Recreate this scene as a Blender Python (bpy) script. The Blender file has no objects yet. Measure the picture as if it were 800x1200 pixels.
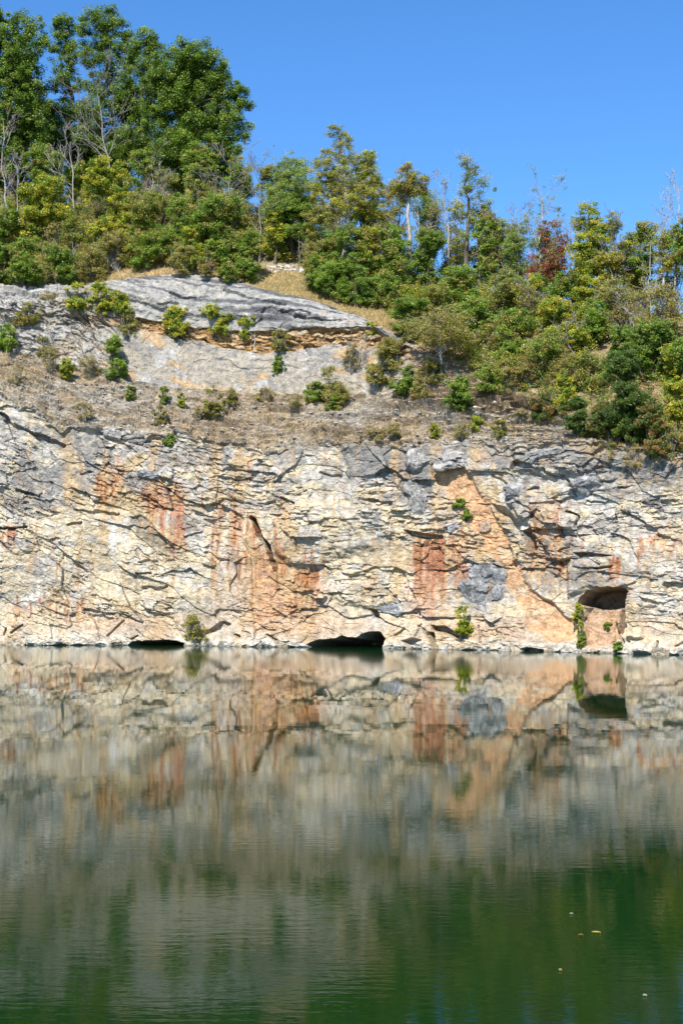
import bpy, math, random
import numpy as np
from mathutils import Vector

random.seed(7)
RNG = np.random.default_rng(11)
SC = bpy.context.scene
COL = SC.collection
R = math.radians

# ------------------------------------------------------------------ camera constants
F = 1772.0          # focal length in photo pixels (photo 800 x 1200)
CH = 5.0            # camera height above the water
Y0 = 689.0          # photo row of the horizon

def to_uv(x, y, z):
    y = np.maximum(y, 1.0)
    return 400.0 + F * x / y, Y0 - F * (z - CH) / y

# ------------------------------------------------------------------ noise helpers
def _h(ix, iy, seed):
    a = (ix.astype(np.int64) * 374761393 + iy.astype(np.int64) * 668265263 + seed * 974634777) & 0xFFFFFFFF
    a = ((a ^ (a >> 13)) * 1274126177) & 0xFFFFFFFF
    a = ((a ^ (a >> 16)) * 2246822519) & 0xFFFFFFFF
    a = a ^ (a >> 15)
    return a.astype(np.float64) / 4294967296.0

def vnoise(x, y, seed=0):
    ix = np.floor(x); iy = np.floor(y)
    fx = x - ix; fy = y - iy
    fx = fx * fx * fx * (fx * (fx * 6 - 15) + 10); fy = fy * fy * fy * (fy * (fy * 6 - 15) + 10)
    a = _h(ix, iy, seed); b = _h(ix + 1, iy, seed); c = _h(ix, iy + 1, seed); d = _h(ix + 1, iy + 1, seed)
    return (a * (1 - fx) + b * fx) * (1 - fy) + (c * (1 - fx) + d * fx) * fy

def fbm(x, y, seed=0, octv=4, gain=0.5):
    s = np.zeros_like(x); amp = 1.0; tot = 0.0
    for k in range(octv):
        s += amp * (vnoise(x, y, seed + 17 * k) * 2 - 1); tot += amp
        x = x * 2.03 + 13.7; y = y * 2.03 - 7.1; amp *= gain
    return s / tot

def voro(x, y, seed=0, jit=0.9, sq=.85):
    """F1, F2, random id of the nearest cell, offset to its centre"""
    ix = np.floor(x); iy = np.floor(y)
    f1 = np.full_like(x, 9.0); f2 = np.full_like(x, 9.0)
    cid = np.zeros_like(x); cdx = np.zeros_like(x); cdy = np.zeros_like(x)
    cx = np.zeros_like(x); cy = np.zeros_like(x)
    for j in (-1, 0, 1):
        for i in (-1, 0, 1):
            gx = ix + i; gy = iy + j
            px = gx + 0.5 + (_h(gx, gy, seed) - 0.5) * jit
            py = gy + 0.5 + (_h(gx, gy, seed + 5) - 0.5) * jit
            dx = x - px; dy = y - py
            d = (1 - sq) * np.sqrt(dx * dx + dy * dy) + sq * np.maximum(np.abs(dx), np.abs(dy))
            nearer = d < f1
            f2 = np.where(nearer, f1, np.minimum(f2, d))
            cdx = np.where(nearer, dx, cdx); cdy = np.where(nearer, dy, cdy)
            cx = np.where(nearer, gx, cx); cy = np.where(nearer, gy, cy)
            f1 = np.where(nearer, d, f1)
    return f1, f2, _h(cx, cy, seed + 31), _h(cx, cy, seed + 47), _h(cx, cy, seed + 59), cdx, cdy

def sstep(a, b, v):
    t = np.clip((v - a) / (b - a), 0, 1)
    return t * t * (3 - 2 * t)

def sd_poly(U, V, pts):
    """signed distance to a polygon (negative inside), far away = +99"""
    p = np.array(pts, float)
    out = np.full(U.shape, 99.0)
    m = (U > p[:, 0].min() - 30) & (U < p[:, 0].max() + 30) & (V > p[:, 1].min() - 30) & (V < p[:, 1].max() + 30)
    u = U[m]; v = V[m]
    d = np.full(u.shape, 1e9); inside = np.zeros(u.shape, bool)
    for k in range(len(p)):
        ax, ay = p[k]; bx, by = p[(k + 1) % len(p)]
        ex, ey = bx - ax, by - ay
        t = np.clip(((u - ax) * ex + (v - ay) * ey) / (ex * ex + ey * ey + 1e-9), 0, 1)
        d = np.minimum(d, np.hypot(u - ax - t * ex, v - ay - t * ey))
        c = ((ay > v) != (by > v)) & (u < ex * (v - ay) / (ey if abs(ey) > 1e-9 else 1e-9) + ax)
        inside ^= c
    out[m] = np.where(inside, -d, d)
    return out

def d_line(U, V, pts):
    out = np.full(U.shape, 99.0)
    p = np.array(pts, float)
    m = (U > p[:, 0].min() - 40) & (U < p[:, 0].max() + 40) & (V > p[:, 1].min() - 40) & (V < p[:, 1].max() + 40)
    u = U[m]; v = V[m]; d = np.full(u.shape, 1e9)
    for k in range(len(p) - 1):
        ax, ay = p[k]; bx, by = p[k + 1]; ex, ey = bx - ax, by - ay
        t = np.clip(((u - ax) * ex + (v - ay) * ey) / (ex * ex + ey * ey + 1e-9), 0, 1)
        d = np.minimum(d, np.hypot(u - ax - t * ex, v - ay - t * ey))
    out[m] = d
    return out

# ------------------------------------------------------------------ object helpers
def mesh_np(name, verts, faces, mat, parent=None, col=None, smooth=False):
    """verts (n,3), faces (m,4) or (m,3)"""
    me = bpy.data.meshes.new(name)
    verts = np.asarray(verts, np.float32); faces = np.asarray(faces, np.int32)
    k = faces.shape[1]
    me.vertices.add(len(verts)); me.vertices.foreach_set('co', verts.ravel())
    me.loops.add(faces.size); me.loops.foreach_set('vertex_index', faces.ravel())
    me.polygons.add(len(faces))
    me.polygons.foreach_set('loop_start', np.arange(0, faces.size, k, dtype=np.int32))
    me.polygons.foreach_set('loop_total', np.full(len(faces), k, np.int32))
    me.polygons.foreach_set('use_smooth', np.full(len(faces), smooth, bool))
    me.update(calc_edges=True)
    if col is not None:
        a = me.color_attributes.new('Col', 'FLOAT_COLOR', 'POINT')
        c4 = np.ones((len(verts), 4), np.float32); c4[:, :3] = col
        a.data.foreach_set('color', c4.ravel())
    me.materials.append(mat)
    ob = bpy.data.objects.new(name, me)
    COL.objects.link(ob)
    if parent is not None:
        ob.parent = parent
    return ob

def empty(name, loc, label, cat, group=None):
    o = bpy.data.objects.new(name, None)
    o.location = loc; o.empty_display_size = 0.3
    COL.objects.link(o)
    o['label'] = label; o['category'] = cat
    if group: o['group'] = group
    return o

def tag(o, label, cat, group=None):
    o['label'] = label; o['category'] = cat
    if group: o['group'] = group
    return o

# ------------------------------------------------------------------ materials
def new_mat(name):
    m = bpy.data.materials.new(name); m.use_nodes = True
    nt = m.node_tree; nt.nodes.clear()
    out = nt.nodes.new('ShaderNodeOutputMaterial')
    return m, nt, out

def N(nt, t, **kw):
    n = nt.nodes.new(t)
    for k, v in kw.items():
        if k in n.inputs: n.inputs[k].default_value = v
        else: setattr(n, k, v)
    return n

def rock_material(name, bump=0.25, var=0.5):
    m, nt, out = new_mat(name); L = nt.links.new
    at = N(nt, 'ShaderNodeAttribute', attribute_name='Col')
    tc = N(nt, 'ShaderNodeTexCoord')
    n1 = N(nt, 'ShaderNodeTexNoise', Scale=2.2, Detail=6.0, Roughness=0.65)
    n2 = N(nt, 'ShaderNodeTexNoise', Scale=9.0, Detail=4.0, Roughness=0.7)
    L(tc.outputs['Object'], n1.inputs['Vector']); L(tc.outputs['Object'], n2.inputs['Vector'])
    r1 = N(nt, 'ShaderNodeMapRange'); L(n1.outputs['Fac'], r1.inputs['Value'])
    r1.inputs['From Min'].default_value = 0.3; r1.inputs['From Max'].default_value = 0.7
    r1.inputs['To Min'].default_value = 1 - var; r1.inputs['To Max'].default_value = 1 + var * 0.45
    r2 = N(nt, 'ShaderNodeMapRange'); L(n2.outputs['Fac'], r2.inputs['Value'])
    r2.inputs['From Min'].default_value = 0.3; r2.inputs['From Max'].default_value = 0.7
    r2.inputs['To Min'].default_value = 1 - var * .6; r2.inputs['To Max'].default_value = 1 + var * .45
    mu = N(nt, 'ShaderNodeMath', operation='MULTIPLY'); L(r1.outputs[0], mu.inputs[0]); L(r2.outputs[0], mu.inputs[1])
    vm = N(nt, 'ShaderNodeVectorMath', operation='SCALE'); L(at.outputs['Color'], vm.inputs[0]); L(mu.outputs[0], vm.inputs['Scale'])
    b = N(nt, 'ShaderNodeBsdfPrincipled', Roughness=0.92)
    b.inputs['Specular IOR Level'].default_value = 0.15
    L(vm.outputs[0], b.inputs['Base Color'])
    n3 = N(nt, 'ShaderNodeTexNoise', Scale=5.0, Detail=8.0, Roughness=0.7)
    L(tc.outputs['Object'], n3.inputs['Vector'])
    bp = N(nt, 'ShaderNodeBump', Strength=0.8, Distance=bump); L(n3.outputs['Fac'], bp.inputs['Height'])
    L(bp.outputs[0], b.inputs['Normal']); L(b.outputs[0], out.inputs['Surface'])
    return m

def leaf_material(name):
    m, nt, out = new_mat(name); L = nt.links.new
    at = N(nt, 'ShaderNodeAttribute', attribute_name='Col')
    d = N(nt, 'ShaderNodeBsdfDiffuse'); t = N(nt, 'ShaderNodeBsdfTranslucent')
    g = N(nt, 'ShaderNodeBsdfGlossy', Roughness=0.45); g.inputs['Color'].default_value = (.7, .75, .7, 1)
    L(at.outputs['Color'], d.inputs['Color'])
    tm = N(nt, 'ShaderNodeMix', data_type='RGBA', blend_type='MULTIPLY'); tm.inputs[0].default_value = 1
    L(at.outputs['Color'], tm.inputs[6]); tm.inputs[7].default_value = (1.15, 1.25, .6, 1)
    L(tm.outputs[2], t.inputs['Color'])
    mx = N(nt, 'ShaderNodeMixShader'); mx.inputs[0].default_value = 0.38
    L(d.outputs[0], mx.inputs[1]); L(t.outputs[0], mx.inputs[2])
    m2 = N(nt, 'ShaderNodeMixShader'); m2.inputs[0].default_value = 0.035
    L(mx.outputs[0], m2.inputs[1]); L(g.outputs[0], m2.inputs[2])
    L(m2.outputs[0], out.inputs['Surface'])
    return m

def bark_material(name, c1, c2):
    m, nt, out = new_mat(name); L = nt.links.new
    tc = N(nt, 'ShaderNodeTexCoord')
    mp = N(nt, 'ShaderNodeMapping'); mp.inputs['Scale'].default_value = (6, 6, 1.2); L(tc.outputs['Object'], mp.inputs['Vector'])
    n = N(nt, 'ShaderNodeTexNoise', Scale=1.5, Detail=5.0); L(mp.outputs[0], n.inputs['Vector'])
    r = N(nt, 'ShaderNodeValToRGB'); L(n.outputs['Fac'], r.inputs[0])
    r.color_ramp.elements[0].position = .35; r.color_ramp.elements[1].position = .65
    r.color_ramp.elements[0].color = (*c1, 1); r.color_ramp.elements[1].color = (*c2, 1)
    b = N(nt, 'ShaderNodeBsdfPrincipled', Roughness=.9); L(r.outputs[0], b.inputs['Base Color'])
    bp = N(nt, 'ShaderNodeBump', Strength=.6, Distance=.03); L(n.outputs['Fac'], bp.inputs['Height']); L(bp.outputs[0], b.inputs['Normal'])
    L(b.outputs[0], out.inputs['Surface'])
    return m

M_ROCK = rock_material('weathered_limestone')
M_BOULDER = rock_material('boulder_stone', bump=.3, var=.6)
M_SOIL = rock_material('hillside_soil', bump=.3)
M_LEAF = leaf_material('leaf')
M_BARK = bark_material('brown_bark', (.07, .055, .042), (.17, .14, .11))
M_PALE = bark_material('pale_grey_bark', (.22, .20, .18), (.48, .45, .41))
M_GREY = bark_material('grey_bark', (.13, .115, .10), (.30, .275, .25))
# ================================================================== THE CLIFF AND THE HILL BEHIND IT
def D0(x):                      # plan line of the foot of the cliff
    return 127.5 - 0.38 * x - 0.0063 * x * x

xs = np.concatenate([np.arange(-58, -35.5, .45), np.arange(-35.5, 33.5, .064), np.arange(33.5, 58, .45)])
NX = len(xs)
ucol = 400 + F * xs / D0(xs)
def ln(*pts):
    p = np.array(pts, float); y = np.interp(ucol, p[:, 0], p[:, 1])
    k = np.exp(-np.linspace(-2.2, 2.2, 61) ** 2); k /= k.sum()
    return np.convolve(np.pad(y, 30, mode='edge'), k, 'valid')
V1 = ln((-100, 440), (0, 475), (60, 498), (150, 506), (200, 512), (300, 522), (400, 520), (500, 524), (600, 518), (700, 522), (800, 533), (900, 540))
V1 = V1 + 9 * fbm(xs / 3.5, xs * 0, 501, 4) * 1.5 + 6 * fbm(xs / .8, xs * 0 + 3, 502, 3)
V2 = ln((-100, 400), (0, 412), (100, 440), (200, 455), (300, 461), (400, 465), (450, 460), (500, 452), (560, 462), (620, 484), (700, 516), (800, 530), (900, 537))
V3 = ln((-100, 366), (0, 374), (150, 386), (200, 396), (250, 406), (300, 413), (350, 408), (430, 401), (480, 420), (540, 448), (620, 478), (700, 512), (800, 527), (900, 534))
V4 = ln((-100, 360), (0, 366), (150, 373), (200, 381), (260, 388), (300, 386), (350, 385), (440, 381), (490, 412), (540, 442), (620, 472), (700, 508), (800, 524), (900, 531))
V5 = ln((-100, 335), (0, 340), (60, 338), (130, 325), (200, 322), (250, 328), (300, 340), (350, 352), (400, 365), (440, 377), (490, 403), (540, 430), (620, 464), (700, 503), (800, 520), (900, 527))
V3 = V3 + 3.0 * fbm(xs / 1.2, xs * 0, 503, 3); V4 = V4 + 2.6 * fbm(xs / .9, xs * 0 + 5, 504, 3)
S1 = ln((-100, 1.5), (800, 1.5)); 
S2 = ln((-100, 7), (0, 8), (300, 9), (450, 9.5), (560, 8), (620, 5), (700, 2.1), (800, 1.8), (900, 1.8))
S3 = S2 + ln((0, 1.6), (430, 1.6), (560, 1.0), (700, .4), (900, .3))
S4 = S3 + ln((0, .3), (130, .2), (180, -.15), (430, -.1), (480, .5), (700, .4), (900, .3))
S5 = S4 + ln((0, 3.5), (400, 3.2), (460, 2.0), (560, 1.6), (700, .6), (900, .4))
def zof(Vv, S): return CH + (Y0 - Vv) / F * (D0(xs) + S)
Z1, Z2, Z3, Z4, Z5 = zof(V1, S1), zof(V2, S2), zof(V3, S3), zof(V4, S4), zof(V5, S5)
ZR = ln((-100, 47), (200, 47), (300, 43.5), (400, 40), (550, 35), (700, 30.5), (900, 29))
SR = S5 + (ZR - Z5) * 1.42
secs = [(np.full(NX, -.15), np.full(NX, -1.2), S1, Z1, 332, 0), (S1, Z1, S2, Z2, 112, 1), (S2, Z2, S3, Z3, 52, 2),
        (S3, Z3, S4, Z4, 22, 3), (S4, Z4, S5, Z5, 62, 4)]
rowsS, rowsZ, rowsec = [], [], []
for (sa, za, sb, zb, n, k) in secs:
    for i in range(n):
        f = i / n
        if k == 4:
            dome = sstep(470, 420, ucol)
            fs = (1 - math.cos(f * math.pi / 2)) * dome + f * (1 - dome)
            fz = math.sin(f * math.pi / 2) * dome + f * (1 - dome)
        else:
            fs = fz = f
        rowsS.append(sa + (sb - sa) * fs); rowsZ.append(za + (zb - za) * fz); rowsec.append(k)
rowsS.append(S5); rowsZ.append(Z5); rowsec.append(4)
NC = len(rowsS)
nh = 70
for i in range(1, nh + 1):
    f = i / nh
    rowsS.append(S5 + (SR - S5) * f); rowsZ.append(Z5 + (ZR - Z5) * f * (1 - .06 * math.sin(f * math.pi * 2))); rowsec.append(5)
for i, e in enumerate((1, 2.5, 4.5, 7, 10, 15, 22, 32, 50, 80, 130, 220)):
    rowsS.append(SR + e); rowsZ.append(ZR + 1.2 * (1 - math.exp(-e / 6)) - .045 * e); rowsec.append(6)
S = np.array(rowsS); Z = np.array(rowsZ); SEC = np.array(rowsec)[:, None] * np.ones((1, NX), int)
X = np.ones_like(S) * xs[None, :]
# the bowl: setback directions fan out a little towards the sides
Y = D0(X) + S
def smooth_rows(A, n):
    k = np.hanning(n + 2)[1:-1]; k /= k.sum(); h = n // 2
    P = np.pad(A, ((h, h), (0, 0)), mode='edge')
    return sum(P[i:i + A.shape[0]] * k[i] for i in range(n))
T = np.zeros_like(S)
T[1:] = np.cumsum(np.hypot(np.diff(S, axis=0), np.diff(Z, axis=0)), axis=0)
U, V = to_uv(X, Y, Z)
# base normals
Ps = np.stack([X, Y, Z], -1)
du = np.gradient(Ps, axis=1); dv = np.gradient(Ps, axis=0)
NRM = np.cross(du, dv); NRM /= np.linalg.norm(NRM, axis=-1, keepdims=True) + 1e-9
if NRM[100, NX // 2, 1] > 0: NRM = -NRM
for c in range(3): NRM[..., c] = smooth_rows(NRM[..., c], 21)
NRM /= np.linalg.norm(NRM, axis=-1, keepdims=True) + 1e-9

# --- bedding coordinate: beds fall to the right on the left side, wander elsewhere
dip = np.interp(xs, [-60, -30, -14, -6, 4, 14, 26, 60], [.42, .38, .28, .08, -.03, .08, .03, 0])
dipB = np.concatenate([[0], np.cumsum((dip[1:] + dip[:-1]) / 2 * np.diff(xs))]); dipB -= np.interp(0, xs, dipB)
B = T + dipB[None, :] + .35 * fbm(X / 7.0, T / 5.0, 3, 2)
wx = .06 * fbm(X / .8, T / .7, 21, 3); wt = .05 * fbm(X / .8, T / .7, 22, 3)
XX = X + wx; BB = B + wt
rockm = (SEC <= 4).astype(float)
right = sstep(455, 500, U)                           # right of the dome: plain rocky slope
W0 = (SEC == 0) * 1.0; W1 = (SEC == 1) * 1.0; W2 = (SEC == 2) * 1.0; W3 = (SEC == 3) * 1.0; W4 = (SEC == 4) * 1.0
WR = (W2 + W3 + W4) * right
leftfr = (W2 + W3 + W4) * sstep(150, 90, U)           # fractured grey rock at the left of the dome

# warped picture coordinates so outlines are ragged
Uw = U + 5 * fbm(X / 1.2, T / 1.2, 41, 3); Vw = V + 4 * fbm(X / 1.0, T / .8, 42, 3)
def blob(u, v, ru, rv, rot=0, warp=True):
    a = (Uw if warp else U) - u; b = (Vw if warp else V) - v
    c, s = math.cos(R(rot)), math.sin(R(rot))
    p = a * c + b * s; q = -a * s + b * c
    return np.exp(-((p / ru) ** 2 + (q / rv) ** 2))
def inside(pts, soft=1.5): return sstep(soft, -soft, sd_poly(Uw, Vw, pts))
def inside0(pts, soft=1.0): return sstep(soft, -soft, sd_poly(U + .35 * (Uw - U), V + .35 * (Vw - V), pts))

# --- displacement
f1a, f2a, ia, ja, ka, dxa, dya = voro(XX / 3.4 + .25 * BB / 2.0, BB / 2.0, 101)
f1b, f2b, ib, jb, kb, dxb, dyb = voro(XX / 1.15 + 7 - .3 * BB / .85, BB / .85, 202)
f1c, f2c, ic, jc, kc, dxc, dyc = voro(XX / .5 + .2 * BB / .3, BB / .30, 303)
f1e, f2e, ie, je, ke, dxe, dye = voro(XX / .85 + 3, BB / .30, 505)
f1d, f2d, id_, jd, kd, dxd, dyd = voro(XX / .24, BB / .16, 404)
def facet(i, j, k, dx, dy, lean): return (i - .5) + dx * (j - .5) * 1.1 + dy * ((k - .5) * .9 - lean)
fa = facet(ia, ja, ka, dxa, dya, .22); fb = facet(ib, jb, kb, dxb, dyb, .25); fc = facet(ic, jc, kc, dxc, dyc, .25); fe = facet(ie, je, ke, dxe, dye, .15); thin = sstep(.50, .56, ka); fd = facet(id_, jd, kd, dxd, dyd, .25)
ga = (f2a - f1a < .09) * (vnoise(X / 3, T / 3, 77) > .55); gb = (f2b - f1b < .12) * (vnoise(X / 1.6, T / 1.6, 78) > .6)

CHUTE = [(528, 556), (548, 585), (568, 612), (584, 640), (596, 668), (616, 700), (640, 725), (655, 738)]
dch = d_line(U + .5 * (Uw - U), V + .5 * (Vw - V), CHUTE)
wch = np.interp(V, [556, 600, 640, 680, 720, 740], [20, 17, 11, 11, 14, 18]) * (1 + .5 * fbm(X / 1.6, T / 1.6, 63, 3))
chute = sstep(wch + 3, wch - 3, dch)
footz = sstep(2.6, 1.4, Z + .5 * fbm(X / 2, T / 2, 61, 3)) * W0          # smooth swollen foot
smoothm = np.clip(footz * .40 + chute * .55 + .8 * blob(310, 690, 45, 30) + .7 * blob(175, 632, 34, 22, 25) + .6 * blob(130, 735, 110, 14) + .5 * blob(505, 680, 18, 50) + .5 * blob(420, 640, 60, 15), 0, 1)
rug = 1 - .8 * smoothm
rugl = .30 + 1.0 * sstep(-.25, .35, fbm(X / 4.0, T / 3.0, 65, 3) + .5 * (ka - .5))
amp = W0 * rug * rugl + W1 * .75 + W2 * .25 * (1 - right) + W3 * 1.0 + W4 * .34 * (1 - right) + WR * .5 + leftfr * 1.0
for c in (1,):
    amp = smooth_rows(amp, 9)
disp = amp * (.42 * fa + (.27 * fb * (1 - thin) + .20 * fe * thin) + (.07 + .11 * sstep(-.1, .4, fbm(X / 3, T / 2, 650, 2))) * fc + .035 * fd - .07 * ga - .04 * gb)
_, _, iz, jz, kz, dxz, dyz = voro(X / 6.5 + .2 * fbm(X / 4, T / 4, 660, 2) + .2 * B / 4, B / 3.8 + .15 * fbm(X / 4, T / 4, 661, 2), 606)
disp += smooth_rows(W0 * 1.0, 9) * (1 - .8 * chute) * (1 - .5 * footz) * .55 * (.5 * (iz - .5) + 1.5 * dxz * (jz - .5) + 1.2 * dyz * (kz - .62))
disp += W0 * .55 * fbm(X / 8, T / 6, 55, 3) * (1 - .3 * footz) + .3 * fbm(X / 3, T / 2.2, 56, 3) * (W0 + W1)
q1 = BB / .85 + .6 * fbm(X / 3, T / 3, 511, 3); led1 = .5 - (q1 - np.floor(q1)); lr1 = _h(np.floor(q1), np.floor(X / 4.5 + 7 * _h(np.floor(q1), np.floor(q1) * 0, 4)), 512)
q2 = BB / .36; led2 = .5 - (q2 - np.floor(q2)); lr2 = _h(np.floor(q2), np.floor(X / 2.2 + 7 * _h(np.floor(q2), np.floor(q2) * 0, 5)), 513)
slopem = np.clip(W1 + WR, 0, 1)
disp += slopem * (.75 * led1 * lr1 ** 1.5 + .34 * led2 * lr2) * (.5 + sstep(-.2, .3, fbm(X / 5, T / 4, 514, 3)))
# thin beds on the slope and in the ochre band
bedn = vnoise(BB * 0 + 3.3, BB / .34, 91); bed2 = .6 * vnoise(X / 5, BB / .16, 92) + .4 * ie
disp += (W1 * .28 + WR * .32) * (bedn - .5) + (W3 * (1 - right)) * (.55 * (bed2 - .5) - .35)
lam = vnoise(X / 9, (BB + .35 * np.sin(X / 4)) / .42, 95)
disp += W4 * (1 - right) * (1 - sstep(150, 90, U)) * (.34 * (lam - .5) + .35 * fbm(X / 4, T / 3, 96, 3))
disp += .05 * fbm(X / .3, T / .25, 97, 3) * rockm
# foot bulge, then undercut at the waterline
disp += footz * (.25 + .55 * sstep(1.6, .2, Z))

n0 = fbm(X / 1.1, T / 1.1, 640, 2)
REC = np.zeros_like(disp)                                          # recesses (metres inwards)
def rec(m, depth): 
    global REC
    REC = np.maximum(REC, m * depth)
CAVE_A = [(362, 762), (364, 756), (374, 751), (386, 749.5), (396, 749), (403, 746), (410, 747.5), (420, 748), (426, 743.5), (434, 741), (446, 742), (452, 749), (450, 762)]
CAVE_B = [(677, 707), (680, 700), (687, 693), (697, 689.5), (712, 688), (726, 689.5), (734, 695), (732, 704), (727, 712), (716, 715), (698, 713), (686, 709)]
rec(inside0(CAVE_A), 8.0)
rec(sstep(1.2, -1.2, sd_poly(U + .75 * (Uw - U), V + .75 * (Vw - V), CAVE_B)), 3.0)
rec(sstep(3, -3, sd_poly(Uw, Vw, [(683, 712), (692, 706), (716, 706), (727, 713), (719, 728), (726, 742), (722, 757), (690, 757), (686, 735)])), .7)
rec(inside0([(152, 759), (157, 753.5), (172, 751.8), (192, 751), (206, 752.5), (217, 755), (213, 759)]), 5.0)
rec(inside0([(726, 712), (731, 700), (735, 712), (730, 745), (725, 742)], .8), 1.5)
rec(inside0([(671, 647.5), (690, 647), (716, 650.5), (700, 652), (676, 652)], .7), .9)
rec(inside0([(693, 665), (718, 663.5), (717, 666), (700, 667.5)], .7), .7)
rec(inside0([(472, 621), (492, 624), (514, 626), (515, 630), (500, 631), (478, 628)], .8), 1.1)
rec(inside0([(432, 713), (441, 714), (444, 724), (436, 722)], .8), 1.1)
rec(inside0([(505, 733), (520, 733), (540, 745), (538, 750), (520, 742), (507, 738)], .8), 1.2)
rec(inside0([(504, 741), (509, 741), (513, 752), (517, 760), (511, 758)], .8), 1.0)
rec(inside0([(474, 752), (484, 748), (497, 751), (492, 756), (480, 757)], .8), .8)
rec(inside0([(612, 762), (622, 759), (640, 761.5), (640, 765), (612, 765)], .8), .8)
rec(inside0([(260, 728), (270, 731), (262, 738), (242, 743), (243, 740)], .8), .7)
rec(inside0([(655, 737), (668, 732), (690, 745), (686, 740), (670, 728)], .8), .0)
rec(inside0([(683, 722), (690, 730), (693, 742), (686, 738), (681, 728)], .8), .7)
rec(inside0([(713, 742), (720, 739), (719, 752), (715, 750)], .8), .6)
rec(inside0([(574, 590), (590, 597), (604, 610), (606, 626), (598, 622), (590, 608), (578, 600)], 3), .9)
rec(inside0([(612, 622), (620, 618), (626, 642), (618, 646)], 2), 1.2)
rec(inside0([(600, 540), (626, 544), (626, 549), (598, 549)], .8), .7)
rec(sstep(2.6, 1.3, d_line(U + 1.1 * (Uw - U), V + .5 * (Vw - V), [(291, 606), (300, 620), (310, 634), (314, 646), (318, 658), (323, 668)])), 2.4)
for pl in ([(262, 340), (285, 346), (312, 352), (336, 357)], [(200, 343), (216, 348), (228, 350)], [(138, 328), (168, 327)], [(186, 356), (208, 354)], [(345, 372), (400, 374)], [(330, 365), (362, 366)]):
    rec(sstep(1.3, .5, d_line(U + .5 * (Uw - U), V + .7 * (Vw - V), pl)), .40)
rec(sstep(2.2, 1.0, d_line(Uw, V + 1.1 * (Vw - V), [(0, 487), (18, 498), (45, 512), (74, 523)]) + 1.3 * (n0 - .4)), .8)
rec(sstep(1.8, .9, d_line(Uw, Vw, [(660, 600), (673, 604), (674, 622)])), .7)
rec(sstep(1.5, .8, d_line(Uw, V, [(771, 752), (773, 764)])), .6)
rec(sstep(1.5, .8, d_line(U, Vw, [(0, 619), (20, 619), (33, 618)])), .8)
for (ua, va, ub, vb) in [(185, 657, 165, 658), (162, 673, 178, 672), (168, 690, 196, 689), (108, 722, 132, 726), (80, 617, 95, 612), (88, 597, 140, 603), (300, 545, 318, 546), (262, 562, 288, 560), (330, 585, 345, 592), (312, 590, 322, 589), (375, 555, 398, 557),
                         (408, 675, 425, 674), (450, 690, 468, 705), (575, 556, 595, 569), (640, 553, 660, 556), (685, 577, 705, 574), (665, 563, 672, 580), (700, 548, 712, 548), (630, 572, 618, 576), (640, 590, 668, 582), (95, 555, 105, 552), (20, 575, 40, 580), (165, 560, 190, 562)]:
    rec(sstep(1.9, .9, d_line(U, Vw, [(ua, va), (ub, vb)])), .38)
_j = np.random.default_rng(31)
for _ in range(15):
    u = _j.uniform(-20, 820); vb_ = np.interp(u, [0, 400, 800], [752, 756, 763]); l = _j.uniform(5, 16); a_ = _j.choice([-.9, .5, 1.3]) + _j.normal(0, .3)
    rec(sstep(1.5, .6, d_line(U + .6 * (Uw - U), V + .6 * (Vw - V), [(u, vb_ - _j.uniform(0, 14)), (u + l * a_, vb_ - _j.uniform(8, 26))])), _j.uniform(.25, .6))
disp = disp * (1 - .5 * np.clip(REC, 0, 1)) - REC
# bulges
def bulge(m, h):
    global disp
    disp = disp + m * h
bulge(inside([(-30, 640), (40, 636), (82, 650), (92, 690), (60, 697), (-30, 694)], 16), .6)
bulge(inside([(320, 610), (400, 585), (440, 640), (345, 665), (322, 645)], 6), .45)
bulge(inside([(738, 700), (750, 712), (756, 745), (738, 750), (733, 720)], 2), .5)
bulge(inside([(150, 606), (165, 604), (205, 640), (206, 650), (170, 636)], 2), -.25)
bulge(chute, -.45)
bulge(inside([(592, 590), (612, 606), (634, 640), (660, 660), (668, 610), (640, 585), (606, 572)], 3), .5)
bulge(inside([(600, 520), (660, 512), (712, 520), (710, 552), (640, 556), (604, 548)], 4), .55)
bulge(inside([(668, 655), (720, 668), (738, 690), (690, 688), (668, 700)], 3), .45)
bulge(inside([(385, 690), (430, 680), (470, 705), (430, 712), (395, 706)], 4), .35)
# fade to the hillside and plateau
edge = sstep(0, 14, (NC - 1) - np.arange(len(S)))[:, None]
hill = (SEC >= 5) * 1.0
disp = disp * np.where(SEC <= 4, edge, 0) + hill * (.5 * fbm(X / 6, T / 6, 71, 3) * sstep(0, 14, np.arange(len(S)) - NC)[:, None])
P = Ps + NRM * disp[..., None]

# --- colour (what the stone itself is: bedding, lichen grey, iron stains)
def C(r, g, b): return np.array([r, g, b])
def mix(A, c, m): return A + (np.asarray(c) - A) * np.clip(m, 0, 1)[..., None]
n_l = fbm(X / 5, T / 4, 120, 4); n_m = fbm(X / 1.4, BB / .8, 121, 4); n_s = fbm(X / .35, BB / .25, 122, 3)
streak = fbm(X / .50 + .3 * n_m, T / 6.0, 123, 4); streak2 = fbm(X / .17, T / 3.0, 124, 3)
cr = np.ones(X.shape + (3,)) * C(.64, .55, .395)
cr = mix(cr, C(.71, .645, .53), sstep(-.05, .5, n_m + .8 * (ib - .5)))
cr = mix(cr, C(.53, .395, .225), .85 * sstep(.05, .55, n_l + .35 * (ia - .5) + .35 * blob(190, 600, 110, 60) + .2 * blob(170, 690, 90, 30)))
cr = mix(cr, C(.56, .535, .49), sstep(-.1, .5, .7 * n_m + .9 * (jb - .5) + .5 * blob(700, 600, 140, 60) + .35 * sstep(600, 520, V) + .2 * blob(400, 640, 60, 60)))
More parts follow.
